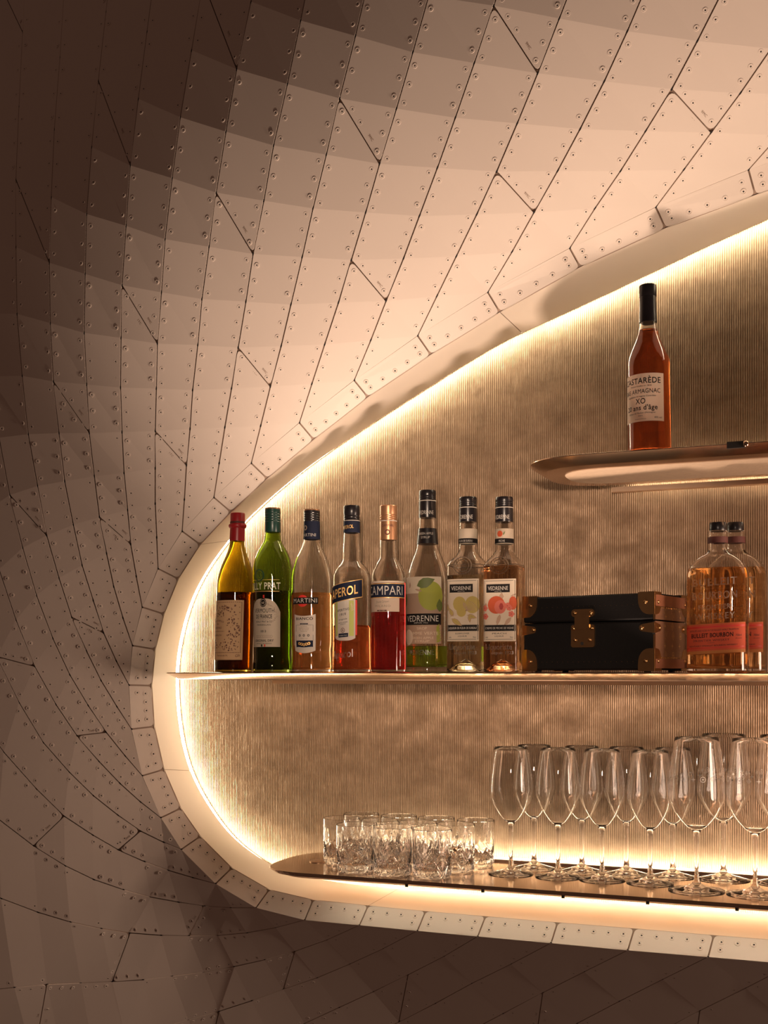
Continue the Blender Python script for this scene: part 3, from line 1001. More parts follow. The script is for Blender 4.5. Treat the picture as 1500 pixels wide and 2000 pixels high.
for i in range(330):
    u = rnd.uniform(-46, 29); z = rnd.uniform(42, 131)
    cx_ = 2 + 14 * math.sin((z - 40) / 30); cz_ = 86
    arch = math.hypot((u + 16) / 1.05, (z - 82) / 1.15)
    if arch < 22 or (arch > 44 and rnd.random() < .6): continue
    if rnd.random() < .55: D.leaf('printed_flowers:brown_ink', u, z, rnd.uniform(2.5, 5.5), rnd.uniform(1, 2.4), rnd.uniform(0, 6.28), .0006)
    else: D.disc('printed_flowers:brown_ink', u, z, rnd.uniform(.8, 1.9), .0006, n=10, r0=rnd.uniform(.3, .7))
D.text('lettering:brown_ink', 'ANTICA FORMULA', -20, 98, 3.6, 34, arc=3); D.text('lettering:brown_ink', 'CARPANO', -20, 84, 4, 24)
D.line('lettering:brown_ink', -38, 79, -2, 79, .8); D.text('lettering:brown_ink', 'VERMOUTH', -20, 70, 3, 24); D.text('lettering:brown_ink', '1786', -20, 92, 2.6, 8)
D.text('lettering:brown_ink', 'Vermouth N.', -6, 31, 3.2, 26); D.text('lettering:brown_ink', 'Gb', 26, 30, 5, 9, slope=.2)
D.emit(b)

# 2 green bottle
b, sec, sc, pr = bottle('green dry vermouth bottle with dark green cap and arched white label', 532.5, YR, R_(-2),
    [(0, 36), (1.5, 38), (14, 38.3), (30, 36.6), (60, 37), (120, 37.6), (170, 38), (200, 38.3), (218, 35.5), (234, 29.5), (250, 20.5), (257, 17.2), (275, 14.6), (300, 14)],
    M['green_glass'], (158, liq('green_shaded_vermouth', (.10, .12, .02))),
    cap=[('capsule', [(273, 15.1), (273.5, 15.3), (290, 15.2), (292, 15.2)], M['green_cap']), ('screw_cap', ridged(292, 312, 15.2, 4, .7) + [(318, 15.0)], M['green_cap']), ('cap_top', [(318, 15.1), (320.5, 14.6), (321, 12)], M['copper_cap'])], body_h=100)
D = Decal(sec, sc)
def arch(t): return 142 + 5 * 0 - 26 * (abs(2 * t - 1)) ** 3.2
D.poly_grid('front_label:cream', -34, 34, arch, 49, .0004, 40)
D.disc('emblem:ink', 0, 134, 7, .0006, rz=8.5); D.disc('emblem:cream', 0, 134, 5.6, .0008, rz=6.8, r0=5.0); D.text('emblem:cream', 'NP', 0, 131.5, 4.5, 6, off=.0009)
D.poly_grid('emblem:red_ink', 0, 3, 149, 143, .0007, 2); D.poly_grid('emblem:red_ink', 2, 4.5, 54, 49.5, .0007, 2); D.poly_grid('emblem:ink', -5, -2, 54, 49.5, .0007, 2)
for t, z, h, w, bo in (('VERMOUTH', 115, 8, 44, .03), ('DE FRANCE', 104, 7.5, 36, .03), ('NOILLY PRAT & CO', 96, 3.4, 36, 0), ('MARSEILLAN', 90, 3, 30, 0), ('1813', 77, 4.4, 12, .02), ('ORIGINAL DRY', 59, 4.5, 42, .03), ('PRODUIT DE FRANCE', 54.5, 2, 34, 0)):
    D.text('lettering:ink', t, 0, z, h, w, bold=bo)
D.line('lettering:ink', -14, 102, 14, 102, .4)
for i in range(9): D.disc('printed_barrels:grey_ink', -16 + i * 4, 69, 2.6, .0006, n=14, r0=2.1)
for i in range(70):
    a = rnd.uniform(-.9, 1.5); rr = rnd.uniform(24, 28); D.leaf('printed_barrels:grey_ink', rr * math.cos(a) , 112 + 20 * math.sin(a), 2.4, .8, rnd.uniform(0, 6.28), .0006)
D.poly_grid('band:black_cap', -46, 36, 158, 146.5 + 6, .00035, 40) if False else None
D.line('upper_label_lines:gold_ink', -50, 178, 32, 178, .5); D.line('upper_label_lines:gold_ink', -50, 156, 32, 156, .8)
D.text('upper_label_lines:white_ink', 'NOILLY PRAT', -7, 160, 13, 82, bold=.03)
D.disc('embossed_seal:green_cap', -9, 187, 12, .0008, r0=9.5, n=32); D.disc('embossed_seal:green_cap', -9, 187, 7.5, .0008, r0=6.5, n=32); D.text('embossed_seal:green_cap', 'N', -9, 183, 8, 6)
D.emit(b)

# 3 amber vermouth
b, sec, sc, pr = bottle('clear bottle of amber bianco vermouth with dark screw cap and red disc badge', 609, YR, R_(3),
    [(0, 38), (1.5, 40), (10, 40), (40, 38.5), (60, 40), (120, 40.2), (178, 40.3), (192, 39), (206, 35.5), (222, 30.5), (240, 21.8), (252, 17), (262, 15.6), (300, 15)],
    M['clear'], (154, liq('amber_bianco', (.90, .50, .22))),
    cap=[('capsule', [(259, 16), (260, 16.2), (293, 15.6), (294, 15.6)], M['navy']), ('screw_cap', ridged(294, 312, 15.8, 4, .7) + [(315, 15.6)], M['black_cap']), ('cap_top', [(315, 15.7), (317.5, 15.2), (318, 12)], M['copper_cap'])], body_h=100)
D = Decal(sec, sc)
D.poly_grid('badge_label:ink', -28, 28, 144, 131.5, .0005, 30)
D.disc('badge_disc:red_ink', -3, 137.5, 11.5, .0004, n=36)
D.text('badge_lettering:white_ink', 'MARTINI', 0, 134, 8.4, 51, bold=.05, off=.0008)
D.poly_grid('front_label:white_ink', -23, 23, lambda t: 112 - 3.5 * (1 - (2*t-1)**2), lambda t: 42 - 5 * (1 - (2*t-1)**2), .0004, 30)
D.poly_grid('lower_panel:navy', -18, 18, 61, lambda t: 46 - 2 * (1 - (2*t-1)**2), .0006, 20)
D.text('lettering:ink', 'BIANCO', 0, 101, 4.8, 36, bold=.04); D.poly_grid('lettering:navy', -8, 8, 94.5, 92, .0006, 6)
D.text('lettering:white_ink', 'VERMOUTH', 0, 92.6, 1.3, 12, off=.0008)
D.frame('lettering:navy', -18, 18, 61, 91, .5)
for i, z in enumerate((87, 84, 81, 78)): D.text('lettering:grey_ink', ('THE ORIGINAL', 'MARTINI & ROSSI', 'DAL 1863 TORINO', 'PRODOTTO')[i], 0, z, 1.5, (14, 20, 19, 13)[i])
for u in (-9, 0, 9): D.disc('lettering:ink', u, 71, 2.3, .0006, r0=1.2, n=12)
D.text('lettering:grey_ink', 'TORINO ITALIA', 0, 64, 1.6, 16)
for u in (-10, -5, 0, 5, 10): D.disc('lower_panel:gold_ink', u, 54 + abs(u) * .25 - 1, 2.9, .0008, r0=1.3, n=14)
D.text('capsule_lettering:gold_ink', 'MARTINI', -2, 0, 1, 1) if False else None
D.emit(b)
cs = Section(15.9 * sc)
D = Decal(cs, sc); D.text('capsule_lettering:white_ink', 'MARTINI', -3, 264, 6, 34, off=.0008); D.disc('capsule_lettering:grey_ink', -8, 281, 4.5, .0008, rz=5, r0=2.5); D.emit(b)

# 4 red-orange aperitif
b, sec, sc, pr = bottle('clear bottle of bright red-orange aperitif under slanted navy label', 687, YR, R_(-3),
    [(0, 36), (1.5, 37.8), (10, 37.8), (60, 37), (120, 37.2), (182, 37.2), (193, 35), (203, 30), (212, 22), (220, 18.2), (238, 17.6), (262, 16.2), (280, 15.4), (310, 14)],
    M['clear'], (91, liq('red_orange_aperitif', (1.0, .30, .12))),
    cap=[('capsule', [(272, 16), (273, 16.3), (293, 15.9), (294.5, 15.9)], M['navy']), ('cap_ring', [(294.6, 16.2), (295.8, 16.2)], M['white_ink']), ('screw_cap', [(296, 16)] + ridged(297, 308, 15.8, 2, .6) + [(309, 16.2), (323, 15.9), (325, 14.8)], M['black_cap'])], body_h=100)
D = Decal(sec, sc)
SL = .15
D.poly_grid('front_label:white_ink', -21, 24, 141, lambda t: 66 - 5 * (1 - abs(2*t-1)**3), .0004, 30)
D.poly_grid('green_panel:olive_print', -19, 22, 139, lambda t: 69 - 4 * (1 - abs(2*t-1)**3), .00055, 30) if False else None
M['olive_print'] = flat('olive_print', (.42, .45, .10), .6)
D.poly_grid('side_bar:olive_print', -19, -13.5, 138, 70, .0006, 4); D.poly_grid('side_bar:olive_print', 12, 21, 138, 70, .0006, 6)
D.poly_grid('side_bar:red_ink', 24, 27.5, 139, 72, .0005, 4)
for i in range(6): D.leaf('side_bar:cream', 15, 118 + i * 2, 9, 1.3, .5 + i * .17, .0008)
for t, z, h, w in (('APERITIVO', 118, 4.6, 27), ('1919', 109, 5, 13), ('Originale', 101, 2.6, 18), ('FRATELLI BARBIERI', 95, 1.8, 20), ('PADOVA', 92, 1.6, 12)):
    D.text('lettering:ink', t, -1, z, h, w, slope=SL, bold=.01)
D.disc('lettering:brown_ink', -1, 81, 4.4, .0007, rz=4.8, r0=3.6); D.text('lettering:brown_ink', 'B', -1, 78.6, 4.8, 3.6)
D.poly_grid('lettering:navy', -11, 10, lambda t: 74.5 + 1.5*t, lambda t: 67 + 1.5*t, .0007, 10); D.text('lettering:white_ink', 'BARBIERI ITALIA', -.5, 70, 2.1, 17, slope=.08, off=.0009)
D.poly_grid('name_label:gold_ink', -41, 39, lambda t: 165.6 + 14.5 * t, lambda t: 130.4 + 14.5 * t, .0006, 30)
D.poly_grid('name_label:navy', -40, 38, lambda t: 164.4 + 14.5 * t, lambda t: 131.6 + 14.5 * t, .0007, 30)
D.text('name_lettering:gold_ink', 'APEROL', -2, 146.5, 17, 62, slope=.185, bold=.035, off=.0010)
D.emit(b)
D = Decal(Section(16.1 * sc), sc); D.text('capsule_lettering:gold_ink', 'APEROL', -2, 279, 7, 26, off=.0008, slope=.1); D.emit(b)
D = Decal(sec, sc); D.text('embossed_lettering:emboss', 'Aperol', -4, 28, 15, 46, off=.0006, bold=.02, slope=.1); D.emit(b)

# 5 dark red bitter
b, sec, sc, pr = bottle('clear bottle of deep red bitter with copper coloured cap and navy band', 758.6, YR, R_(1),
    [(0, 32), (1.5, 33.8), (10, 34), (60, 34), (120, 34), (180, 34), (193, 32.8), (203, 29), (215, 22.5), (223, 18.2), (234, 17.4), (255, 17.0), (280, 16.4), (310, 15)],
    M['clear'], (176, liq('deep_red_bitter', (.86, .06, .07))),
    cap=[('capsule', [(258, 17), (259, 17.1), (292, 16.7), (294, 16.7)], M['copper_cap']), ('cap_ring', [(294, 17.0), (295.5, 17.0)], M['white_ink']), ('screw_cap', ridged(296, 308, 16.6, 3, .7) + [(309, 16.9), (324, 16.7), (325.5, 15.6)], M['copper_cap'])], body_h=100)
D = Decal(sec, sc)
D.poly_grid('front_label:cream', -35, 35, 143.5, 117, .0004, 30)
D.text('lettering:grey_ink', 'Davide Campari', 0, 134.5, 4, 26, slope=.05); D.text('lettering:grey_ink', 'MILANO', 0, 126, 4, 32, spacing=1.3); D.poly_grid('lettering:brown_ink', -11, 9, 120.4, 117.8, .0006, 6); D.text('lettering:cream', 'BITTER', -1, 118.3, 1.7, 12, off=.0008)
D.poly_grid('name_label:cream', -50, 50, 176.5, 172.5, .0005, 40)
D.poly_grid('name_label:gold_ink', -52, 52, 171.6, 143.8, .0005, 40); D.poly_grid('name_label:navy', -52, 52, 170.6, 145, .0006, 40)
D.text('name_lettering:white_ink', 'CAMPARI', 2, 149.5, 17.5, 82, bold=.03, off=.0009)
D.emit(b)
D = Decal(Section(16.9 * sc), sc); D.text('capsule_lettering:brown_ink', 'CAMPARI', 4, 283, 4.6, 24, off=.0008); D.disc('capsule_lettering:brown_ink', 4, 272, 5.2, .0008, rz=5.5, r0=3); D.emit(b)
fl = MB()
# fluted lower panel ribs of the glass
for i in range(13):
    u = -46 + i * 7.6
    vs = []
    for du, of in ((-1.1, 0), (0, .0007), (1.1, 0)):
        for z in (12, 116): vs.append(sec.at((u + du) * sc, z * sc, of + .00005))
    fl.add(vs, [(0, 2, 3, 1), (2, 4, 5, 3)])
fl.build('glass_flutes', M['clear'], b)

# 6 green apple syrup
b, sec, sc, pr = bottle('tall clear syrup bottle, nearly empty with green liquid, apple picture label', 834.8, 2.14, R_(2),
    [(0, 41), (1.5, 43), (8, 43), (22, 41.8), (60, 42.2), (120, 42.4), (176, 42.2), (190, 40.5), (207, 36), (224, 29.5), (236, 24.5), (249, 21), (262, 19), (278, 17.6), (300, 16.5), (340, 15)],
    M['clear'], (51, liq('green_syrup', (.48, .80, .10))), base_t=10,
    cap=[('capsule', [(301, 17), (302, 17.2), (331, 16.9), (333, 16.9)], M['black_cap']), ('cap_ring', [(333, 17.2), (334.6, 17.2)], M['white_ink']), ('screw_cap', [(335, 16.9)] + ridged(337, 345, 16.8, 2, .5) + [(346, 17), (353, 16.8), (354.7, 15.8)], M['black_cap']),
         ('neck_label', [(250, 21.6), (251, 21.5), (279, 18.3), (280, 18.2)], M['black_cap'])], body_h=100)
M['apple'] = paper('apple_print', (.48, .52, .09)); M['leafp'] = flat('leaf_print', (.10, .13, .03), .6); M['wood_print'] = paper('pale_wood_print', (.50, .36, .27))
M['brown_print'] = flat('soft_brown_print', (.34, .22, .15), .7)
D = Decal(sec, sc)
D.poly_grid('front_label:cream', -42, 42, 184, 113, .0004, 40)
D.poly_grid('front_label:wood_print', -42, 42, 152, 113, .00045, 40)
D.disc('fruit_picture:apple', 20, 147, 25, .0006, rz=28, n=36)
D.leaf('fruit_picture:leafp', -8, 166, 38, 20, .35, .0008); D.leaf('fruit_picture:brown_print', -12, 160, 16, 4, -.3, .0009)
D.leaf('fruit_picture:leafp', 38, 116, 26, 14, 1.6, .0008); D.leaf('fruit_picture:leafp', -40, 128, 30, 12, 1.7, .0007); D.leaf('fruit_picture:brown_print', -26, 162, 13, 5, 1.5, .0006)
D.poly_grid('front_label:brown_print', -42, 42, 91, 55, .0004, 40)
D.disc('fruit_picture:cream', -30, 68, 13, .0006, rz=15, n=24)
for i in range(7): D.leaf('fruit_picture:apple', 30, 58 + i * 4, 14, 4, .4 + .1 * i, .0006)
for t, z, h, w in (('SIROP', 82, 5, 20), ('POMME VERTE', 72, 6, 66), ('GREEN APPLE', 64, 4.5, 46), ('SYRUP', 58, 4, 30)): D.text('lettering:cream', t, 2, z, h, w, off=.0009)
D.poly_grid('name_label:ink', -41, 41, 113, 91.5, .0006, 40)
D.text('name_lettering:white_ink', 'VEDRENNE', 0, 98, 11.5, 70, off=.0009, bold=.01); D.text('name_lettering:white_ink', 'DEPUIS 1923', 0, 94, 2.4, 28, off=.0009)
D.emit(b)
D = Decal(Section(20.2 * sc), sc); D.text('neck_lettering:white_ink', 'GREEN APPLE', 2, 267, 4.5, 32, off=.0000); D.text('neck_lettering:white_ink', 'SYRUP', 2, 259.5, 4.5, 18, off=.0009); D.emit(b)
D = Decal(Section(17.1 * sc), sc); D.text('capsule_lettering:white_ink', 'VEDRENNE', 2, 307, 7.5, 32, off=.0006); D.emit(b)
D = Decal(sec, sc); D.text('embossed_lettering:emboss', 'VEDRENNE', -2, 34, 9, 56, off=.0008, bold=.02); D.emit(b)

# 7 / 8 square-shouldered liqueurs
def squircle(p=7.0):
    def f(a, z=None): return (abs(math.cos(a)) ** p + abs(math.sin(a)) ** p) ** (-1 / p)
    return f
M['pale_yellow'] = paper('pale_yellow_print', (.62, .50, .16)); M['peach'] = paper('peach_print', (.66, .13, .05)); M['pink'] = paper('pink_print', (.75, .22, .16)); M['dark_red'] = flat('dark_red_print', (.25, .02, .015), .6)
def square_liqueur(label, px, Y, colour, level, fruit, line1, line2, extra):
    k = 1.0
    b, sec, sc, pr = bottle(label, px, Y, 0,
        [(0, 33.5), (1.5, 35), (8, 35.2), (60, 35.2), (120, 35.2), (200, 35.2), (208, 34.2), (217, 30.5), (226, 24.5), (235, 19.2), (243, 18), (262, 17.6), (280, 17.2), (310, 16)],
        M['clear'], (level, liq('liqueur', colour)), sx=squircle(), punt=24, base_t=4, neck_h=240,
        cap=[('neck_label', [(250, 18.3), (250.2, 18.4), (279, 18.1), (279.2, 18)], M['cream']), ('neck_band', [(251, 18.6), (260, 18.6)], M['ink']),
             ('capsule', [(293, 17.5), (294, 17.7), (318, 17.5), (320, 17.5)], M['black_cap']), ('cap_ring', [(320, 17.8), (321.4, 17.8)], M['white_ink']), ('screw_cap', [(322, 17.5)] + ridged(323, 334, 17.3, 3, .6) + [(335, 17.5), (340, 17.3), (341.8, 16.2)], M['black_cap'])], body_h=100)
    D = Decal(sec, sc)
    D.poly_grid('front_label:cream', -33, 33, 180, 60, .0005, 30)
    D.frame('label_border:ink', -30.5, 30.5, 63.5, 176.5, .7, .0007)
    D.poly_grid('name_plate:ink', -26, 21, 170, 154, .0008, 12)
    D.text('name_plate:white_ink', 'VEDRENNE', -2.5, 158.5, 7.6, 40, off=.0011); D.text('name_plate:white_ink', 'DEPUIS 1923', -2.5, 155.5, 1.4, 14, off=.0011)
    fruit(D)
    D.poly_grid('title_band:ink', -32, 32, 91, 80, .0008, 16)
    for i in range(32): D.poly_grid('title_band:ink', -31.5 + 2 * i, -30.5 + 2 * i, 92, 79, .0008, 1)
    D.text('title_band:white_ink', line1, 0, 83.4, 4.0, 56, off=.0011, bold=.03)
    D.text('lettering:ink', line2, 0, 73.5, 3, 28, off=.0008); D.text('lettering:ink', 'LIQUEUR', 0, 68.5, 2.8, 18, off=.0008); D.text('lettering:ink', '70cl', 24, 66, 3, 6, off=.0008); D.text('lettering:ink', '18%', -25, 66, 3, 5, off=.0008)
    D.emit(b)
    D = Decal(sec, sc)
    D.text('embossed_lettering:emboss', 'Liquoriste', -1, 44, 11, 52, off=.0008, bold=.015); D.text('embossed_lettering:emboss', 'depuis 1923', 6, 35, 6, 44, off=.0008)
    D.disc('embossed_seal:emboss', 0, 206, 19, -.0012, r0=17, n=40, rz=17); D.disc('embossed_seal:emboss', 0, 206, 13, -.0012, r0=12, n=40, rz=12)
    for i in range(16):
        a = math.pi * (i + .5) / 16
    D.emit(b)
    D = Decal(Section(17.6 * sc), sc); D.text('capsule_lettering:white_ink', 'VEDRENNE', -2, 298, 8, 34, off=.0008); D.emit(b)
    D = Decal(Section(18.5 * sc), sc); D.text('neck_lettering:white_ink', extra, 0, 253.2, 4, 30 if len(extra) > 6 else 12, off=.0008)
    if extra == 'PECHE':
        D.disc('neck_lettering:peach', -4, 269, 6, .0006, n=18); D.leaf('neck_lettering:leafp', 2, 266, 9, 3, 1.0, .0007)
    D.emit(b)
    # fan-cut dome inside the foot
    return b
def elder(D):
    for u, z, r in ((-6, 132, 13), (20, 130, 15), (-2, 118, 10)): D.disc('fruit_picture:pale_yellow', u, z, r, .0007, rz=r * 1.1, n=24)
    for u, z, l, w, a in ((8, 122, 15, 7, 2.0), (-18, 108, 20, 9, 2.1), (-22, 104, 26, 11, -.6), (10, 110, 20, 9, -.3), (14, 112, 17, 8, -1.5), (-30, 118, 16, 7, 1.6)):
        D.leaf('fruit_picture:brown_print', u, z, l, w, a, .0009); D.leaf('fruit_picture:pale_yellow', u + math.cos(a), z + math.sin(a), l - 3, w - 2.6, a, .0010)
        D.line('fruit_picture:brown_print', u, z, u + l * math.cos(a), z + l * math.sin(a), .5, .0011)
    for i in range(9):
        a = .1 + i * .14; D.line('fruit_picture:brown_print', 6, 118, 6 + 24 * math.cos(a), 118 + 20 * math.sin(a), .5, .0010); D.disc('fruit_picture:brown_print', 6 + 24 * math.cos(a), 118 + 20 * math.sin(a), .9, .0010, n=8)
    for i in range(5):
        a = .3 + i * .25; D.line('fruit_picture:brown_print', -24, 108, -24 + 16 * math.cos(a), 108 + 13 * math.sin(a), .4, .0010)
def peachf(D):
    for u, z, l, w, a in ((2, 112, 24, 8, -1.9), (24, 106, 22, 8, -2.3), (4, 140, 14, 9, 1.5), (-30, 120, 16, 7, 1.3), (22, 146, 14, 3, .4)):
        D.leaf('fruit_picture:brown_print', u, z, l, w, a, .0007)
    D.disc('fruit_picture:peach', -6, 130, 17, .0009, rz=17, n=30); D.disc('fruit_picture:pink', 2, 126, 12, .0010, rz=13, n=24); D.disc('fruit_picture:dark_red', 4, 127, 4.4, .0011, rz=6.5)
    D.disc('fruit_picture:peach', 27, 133, 8, .0009, rz=13, n=24)
    for (u, z) in ((-28, 108), (24, 112), (16, 128), (-29, 124), (20, 124)):
        for i in range(5): D.disc('fruit_picture:pink', u + 3.4 * math.cos(i * 1.257), z + 3.4 * math.sin(i * 1.257), 3, .0010, n=10)
        D.disc('fruit_picture:dark_red', u, z, 1, .0011, n=8)
b7 = square_liqueur('clear square-shouldered liqueur bottle, pale liquid, pale yellow elderflower label', 914, 2.10, (.98, .90, .70), 188, elder, 'LIQUEUR DE FLEUR DE SUREAU', 'ELDERFLOWER', 'FLEUR DE SUREAU')
b8 = square_liqueur('clear square-shouldered liqueur bottle, orange liquid, red peach picture label', 985, 2.085, (1.0, .66, .40), 206, peachf, 'CREME DE PECHE DE VIGNE', 'PEACH', 'PECHE')

# bourbon flasks
M['bourbon_label'] = paper('orange_label_print', (.86, .17, .08))
M['bourbon_edge'] = paper('orange_label_edge', (.88, .34, .10))
def oval(p=3.4, q=.62):
    def f(a, z=None): return (abs(math.cos(a)) ** p + abs(math.sin(a) / q) ** p) ** (-1 / p)
    return f
def bourbon(label, px, Y, rz):
    b, sec, sc, pr = bottle(label, px, Y, rz,
        [(0, 54), (2, 57.5), (10, 58), (60, 58), (120, 58), (180, 58), (200, 55.5), (214, 48), (224, 37), (232, 24), (238, 18.5), (246, 17.2), (258, 17.2), (259, 18.6), (273, 18.4), (276, 17.5)],
        M['clear'], (203, liq('bourbon_whiskey', (1.0, .70, .38))), sx=oval(), neck_h=238, wall_t=3, base_t=7,
        cap=[('neck_seal', [(252, 17.6), (252.3, 18.9), (258, 19.0), (264, 18.9)], M['brown_ink']), ('stopper', [(276, 16.2), (277, 16.6), (291, 16.4), (292.5, 15.4)], M['black_cap'])], body_h=100)
    D = Decal(sec, sc)
    s_ = .045
    D.poly_grid('front_label:bourbon_edge', -60, 60, lambda t: 92 + 5.4 * t, lambda t: 34 + 5.4 * t, .0006, 60)
    D.poly_grid('front_label:bourbon_label', -60, 60, lambda t: 91 + 5.4 * t, lambda t: 40 + 5.4 * t, .0007, 60)
    D.poly_grid('front_label:red_ink', -60, 60, lambda t: 87 + 5.4 * t, lambda t: 84 + 5.4 * t, .0008, 60); D.poly_grid('front_label:red_ink', -60, 60, lambda t: 46 + 5.4 * t, lambda t: 44.6 + 5.4 * t, .0008, 60)
    D.text('lettering:brown_ink', 'DISTILLED AND AGED IN THE BULLEIT FAMILY TRADITION', -2, 80, 3, 94, slope=s_, off=.0010)
    D.text('lettering:ink', 'BULLEIT BOURBON', -5, 68, 8, 80, slope=s_, bold=.035, off=.0010)
    D.text('lettering:brown_ink', 'FRONTIER WHISKEY', -6, 60, 4, 68, slope=s_, spacing=1.15, off=.0010)
    D.line('lettering:brown_ink', -13, 57, 0, 57.4, .5, .0010)
    D.text('lettering:brown_ink', 'KENTUCKY STRAIGHT BOURBON WHISKEY', -3, 50.5, 3, 92, slope=s_, off=.0010)
    D.text('lettering:brown_ink', '700ml', 45, 70, 4, 11, slope=s_, off=.0010); D.text('lettering:brown_ink', '45% alc/vol', 45, 65, 2, 12, slope=s_, off=.0010)
    D.emit(b)
    D = Decal(sec, sc)
    for t, z, h, w in (('BULLEIT', 168, 14, 84), ('BOURBON', 142, 14, 84), ('FRONTIER', 122, 9, 60), ('WHISKEY', 103, 12, 76)): D.text('embossed_lettering:emboss', t, 0, z, h, w, off=.0009, bold=.02, slope=s_, spacing=1.1)
    D.emit(b)
    return b
bourbon('clear flask of amber bourbon with orange label standing in front of its twin', 1402, 2.072, R_(-4))
bourbon('clear flask of amber bourbon with orange label, half hidden behind its twin', 1436, 2.168, R_(-4))

# single bottle on the upper shelf
zt = CZ + .374
b, sec, sc, pr = bottle('tall bottle of dark amber brandy with black capsule and cream label, alone on upper shelf', 1268.3, 2.055, R_(-14),
    [(0, 39), (1.5, 41.2), (8, 41.5), (60, 41.3), (120, 41), (160, 41), (176, 40.6), (186, 38.8), (196, 35.4), (208, 30.4), (222, 24.2), (236, 19.2), (248, 17), (262, 15.8), (300, 14.6)],
    M['clear'], (243, liq('amber_armagnac', (.72, .17, .045))), base_z=zt, wall_t=2.6,
    cap=[('capsule', [(257, 16.9), (257.5, 17.3), (285, 16.2), (307, 15.6), (308, 15.6)], M['black_cap']), ('stopper', [(308.2, 16.4), (310, 16.8), (328, 16.6), (330, 16.2), (330.8, 15)], M['black_cap'])], body_h=100, lean=-3)
D = Decal(sec, sc)
D.poly_grid('front_label:cream', -47, 47, 150, 58, .0005, 40)
for t, z, h, w, bo in (('CASTARÈDE', 131, 11, 80, .02), ('Maison fondée en 1832', 125, 2.6, 44, 0), ('BAS ARMAGNAC', 112, 8.5, 78, .015), ('Appellation Armagnac Contrôlée', 105, 3, 60, 0), ('XO', 92, 10.5, 20, .02), ("20 ans d'âge", 80, 9.5, 66, .03), ("Château de Maulion d'Armagnac", 73, 3, 58, 0), ('Gers', 68, 2.6, 9, 0), ('Product of France', 62, 1.8, 22, 0)):
    D.text('lettering:ink', t, 0, z, h, w, bold=bo, off=.0009)
D.text('lettering:ink', '40% vol', 34, 63, 3.6, 15, off=.0009)
D.emit(b)

# ================================================================== TRUNK
M['leather'] = pbr('black_leather', (.006, .005, .005), .6, spec=.15, bump=.3, bscale=500)
M['canvas'] = pbr('brown_monogram_canvas', (.16, .075, .040), .42, noise=.2, nscale=500, bump=.35, bscale=700)
M['brass'] = pbr('aged_brass', (.50, .30, .14), .28, metal=1, noise=.12, nscale=60)
M['tan_leather'] = pbr('reddish_trim_leather', (.22, .075, .035), .5)
M['mono_gold'] = flat('gold_print', (.42, .24, .10), .5)
bw, bd, bh = .250, .150, .1355
phi = math.atan2(-.229, .973)       # the front edge direction
trunk = empty('jewellery_trunk', (-.3157 - .973 * bw / 2 + .229 * bd / 2, 2.021 + .229 * bw / 2 + .973 * bd / 2, CZ - .0012), phi)
tag(trunk, 'small black leather trunk with brass corners and lock plate, monogrammed brown side', 'box')
def bevel_box(x0, x1, y0, y1, z0, z1, r, mi=None):
    mb = MB()
    def ring(ins, z): return [(x0+ins+r*0, y0+r, z), (x0+ins, y1-r, z), (x0+r, y1-ins, z), (x1-r, y1-ins, z), (x1-ins, y1-r, z), (x1-ins, y0+r, z), (x1-r, y0+ins, z), (x0+r, y0+ins, z)]
    vs, fs = loft([ring(r * .8, z0), ring(0, z0 + r), ring(0, z1 - r), ring(r * .8, z1)])
    mb.add(vs, fs); return mb
X0, X1, Y0, Y1 = -bw/2, bw/2, -bd/2, bd/2
ft = .004; lid_z = bh * .655
bevel_box(X0, X1, Y0, Y1, ft, lid_z - .0008, .003).build('trunk_body', M['leather'], trunk)
bevel_box(X0, X1, Y0, Y1, lid_z + .0008, bh, .003).build('lid', M['leather'], trunk)
# canvas panels on the end
for nm, za, zc in (('side_canvas', ft + .003, lid_z - .0012), ('side_canvas', lid_z + .0015, bh - .003)):
    mb = MB(); mb.box((X1 - .001, Y0 + .003, za), (X1 + .0008, Y1 - .003, zc)); mb.build(nm, M['canvas'], trunk)
for za, zc in ((ft + .003, ft + .019), (bh - .022, bh - .003)):
    mb = MB(); mb.box((X1, Y0 + .003, za), (X1 + .0018, Y1 - .003, zc))
    tr = mb.build('trim_band', M['tan_leather'], trunk)
    for i in range(13):
        mb = MB(); y = Y0 + .03 + i * (bd - .06) / 12; zz = zc + .0022 if za < .05 else za - .0022
        mb.lathe([(.0018, 0), (.0015, .0007), (.0006, .0011)], 8); o = mb.build('stud', M['brass'], tr); o.location = (X1 + .0008, y, zz); o.rotation_euler = (0, R_(90), 0)
# monogram print on the end panel
pm = MB()
def eyz(y, z, off=.0012): return Vector((X1 + off, y, z))
def star(y, z, r, inner=.3):
    pts = [eyz(y + (r if i % 2 == 0 else r * inner) * math.cos(i * math.pi / 4), z + (r if i % 2 == 0 else r * inner) * math.sin(i * math.pi / 4)) for i in range(8)]
    pm.add(pts, [tuple(range(8))])
def dia(y, z, r):
    for i in range(4):
        a, b = i * math.pi / 2, (i + 1) * math.pi / 2
        p = lambda ang, q: eyz(y + q * .8 * math.cos(ang), z + q * math.sin(ang))
        pm.add([p(a, r), p(b, r), p(b, r * .84), p(a, r * .84)], [(0, 1, 2, 3)])
    for i in range(4):
        a = i * math.pi / 2; pm.add([eyz(y + .0012*math.cos(a-.8), z+.0012*math.sin(a-.8)), eyz(y + r*.5*math.cos(a), z + r*.6*math.sin(a)), eyz(y + .0012*math.cos(a+.8), z+.0012*math.sin(a+.8))], [(0, 1, 2)])
def lv(y, z, h):
    for ch, dy, dz in (('L', 0, 0), ('V', h * .28, h * .30)):
        vs, fs = text_mesh(ch, -.02); pm.add([eyz(y - h * .4 + dy + v.x * h * .8, z + dz + v.y * h * .8, .0013) for v in vs], fs)
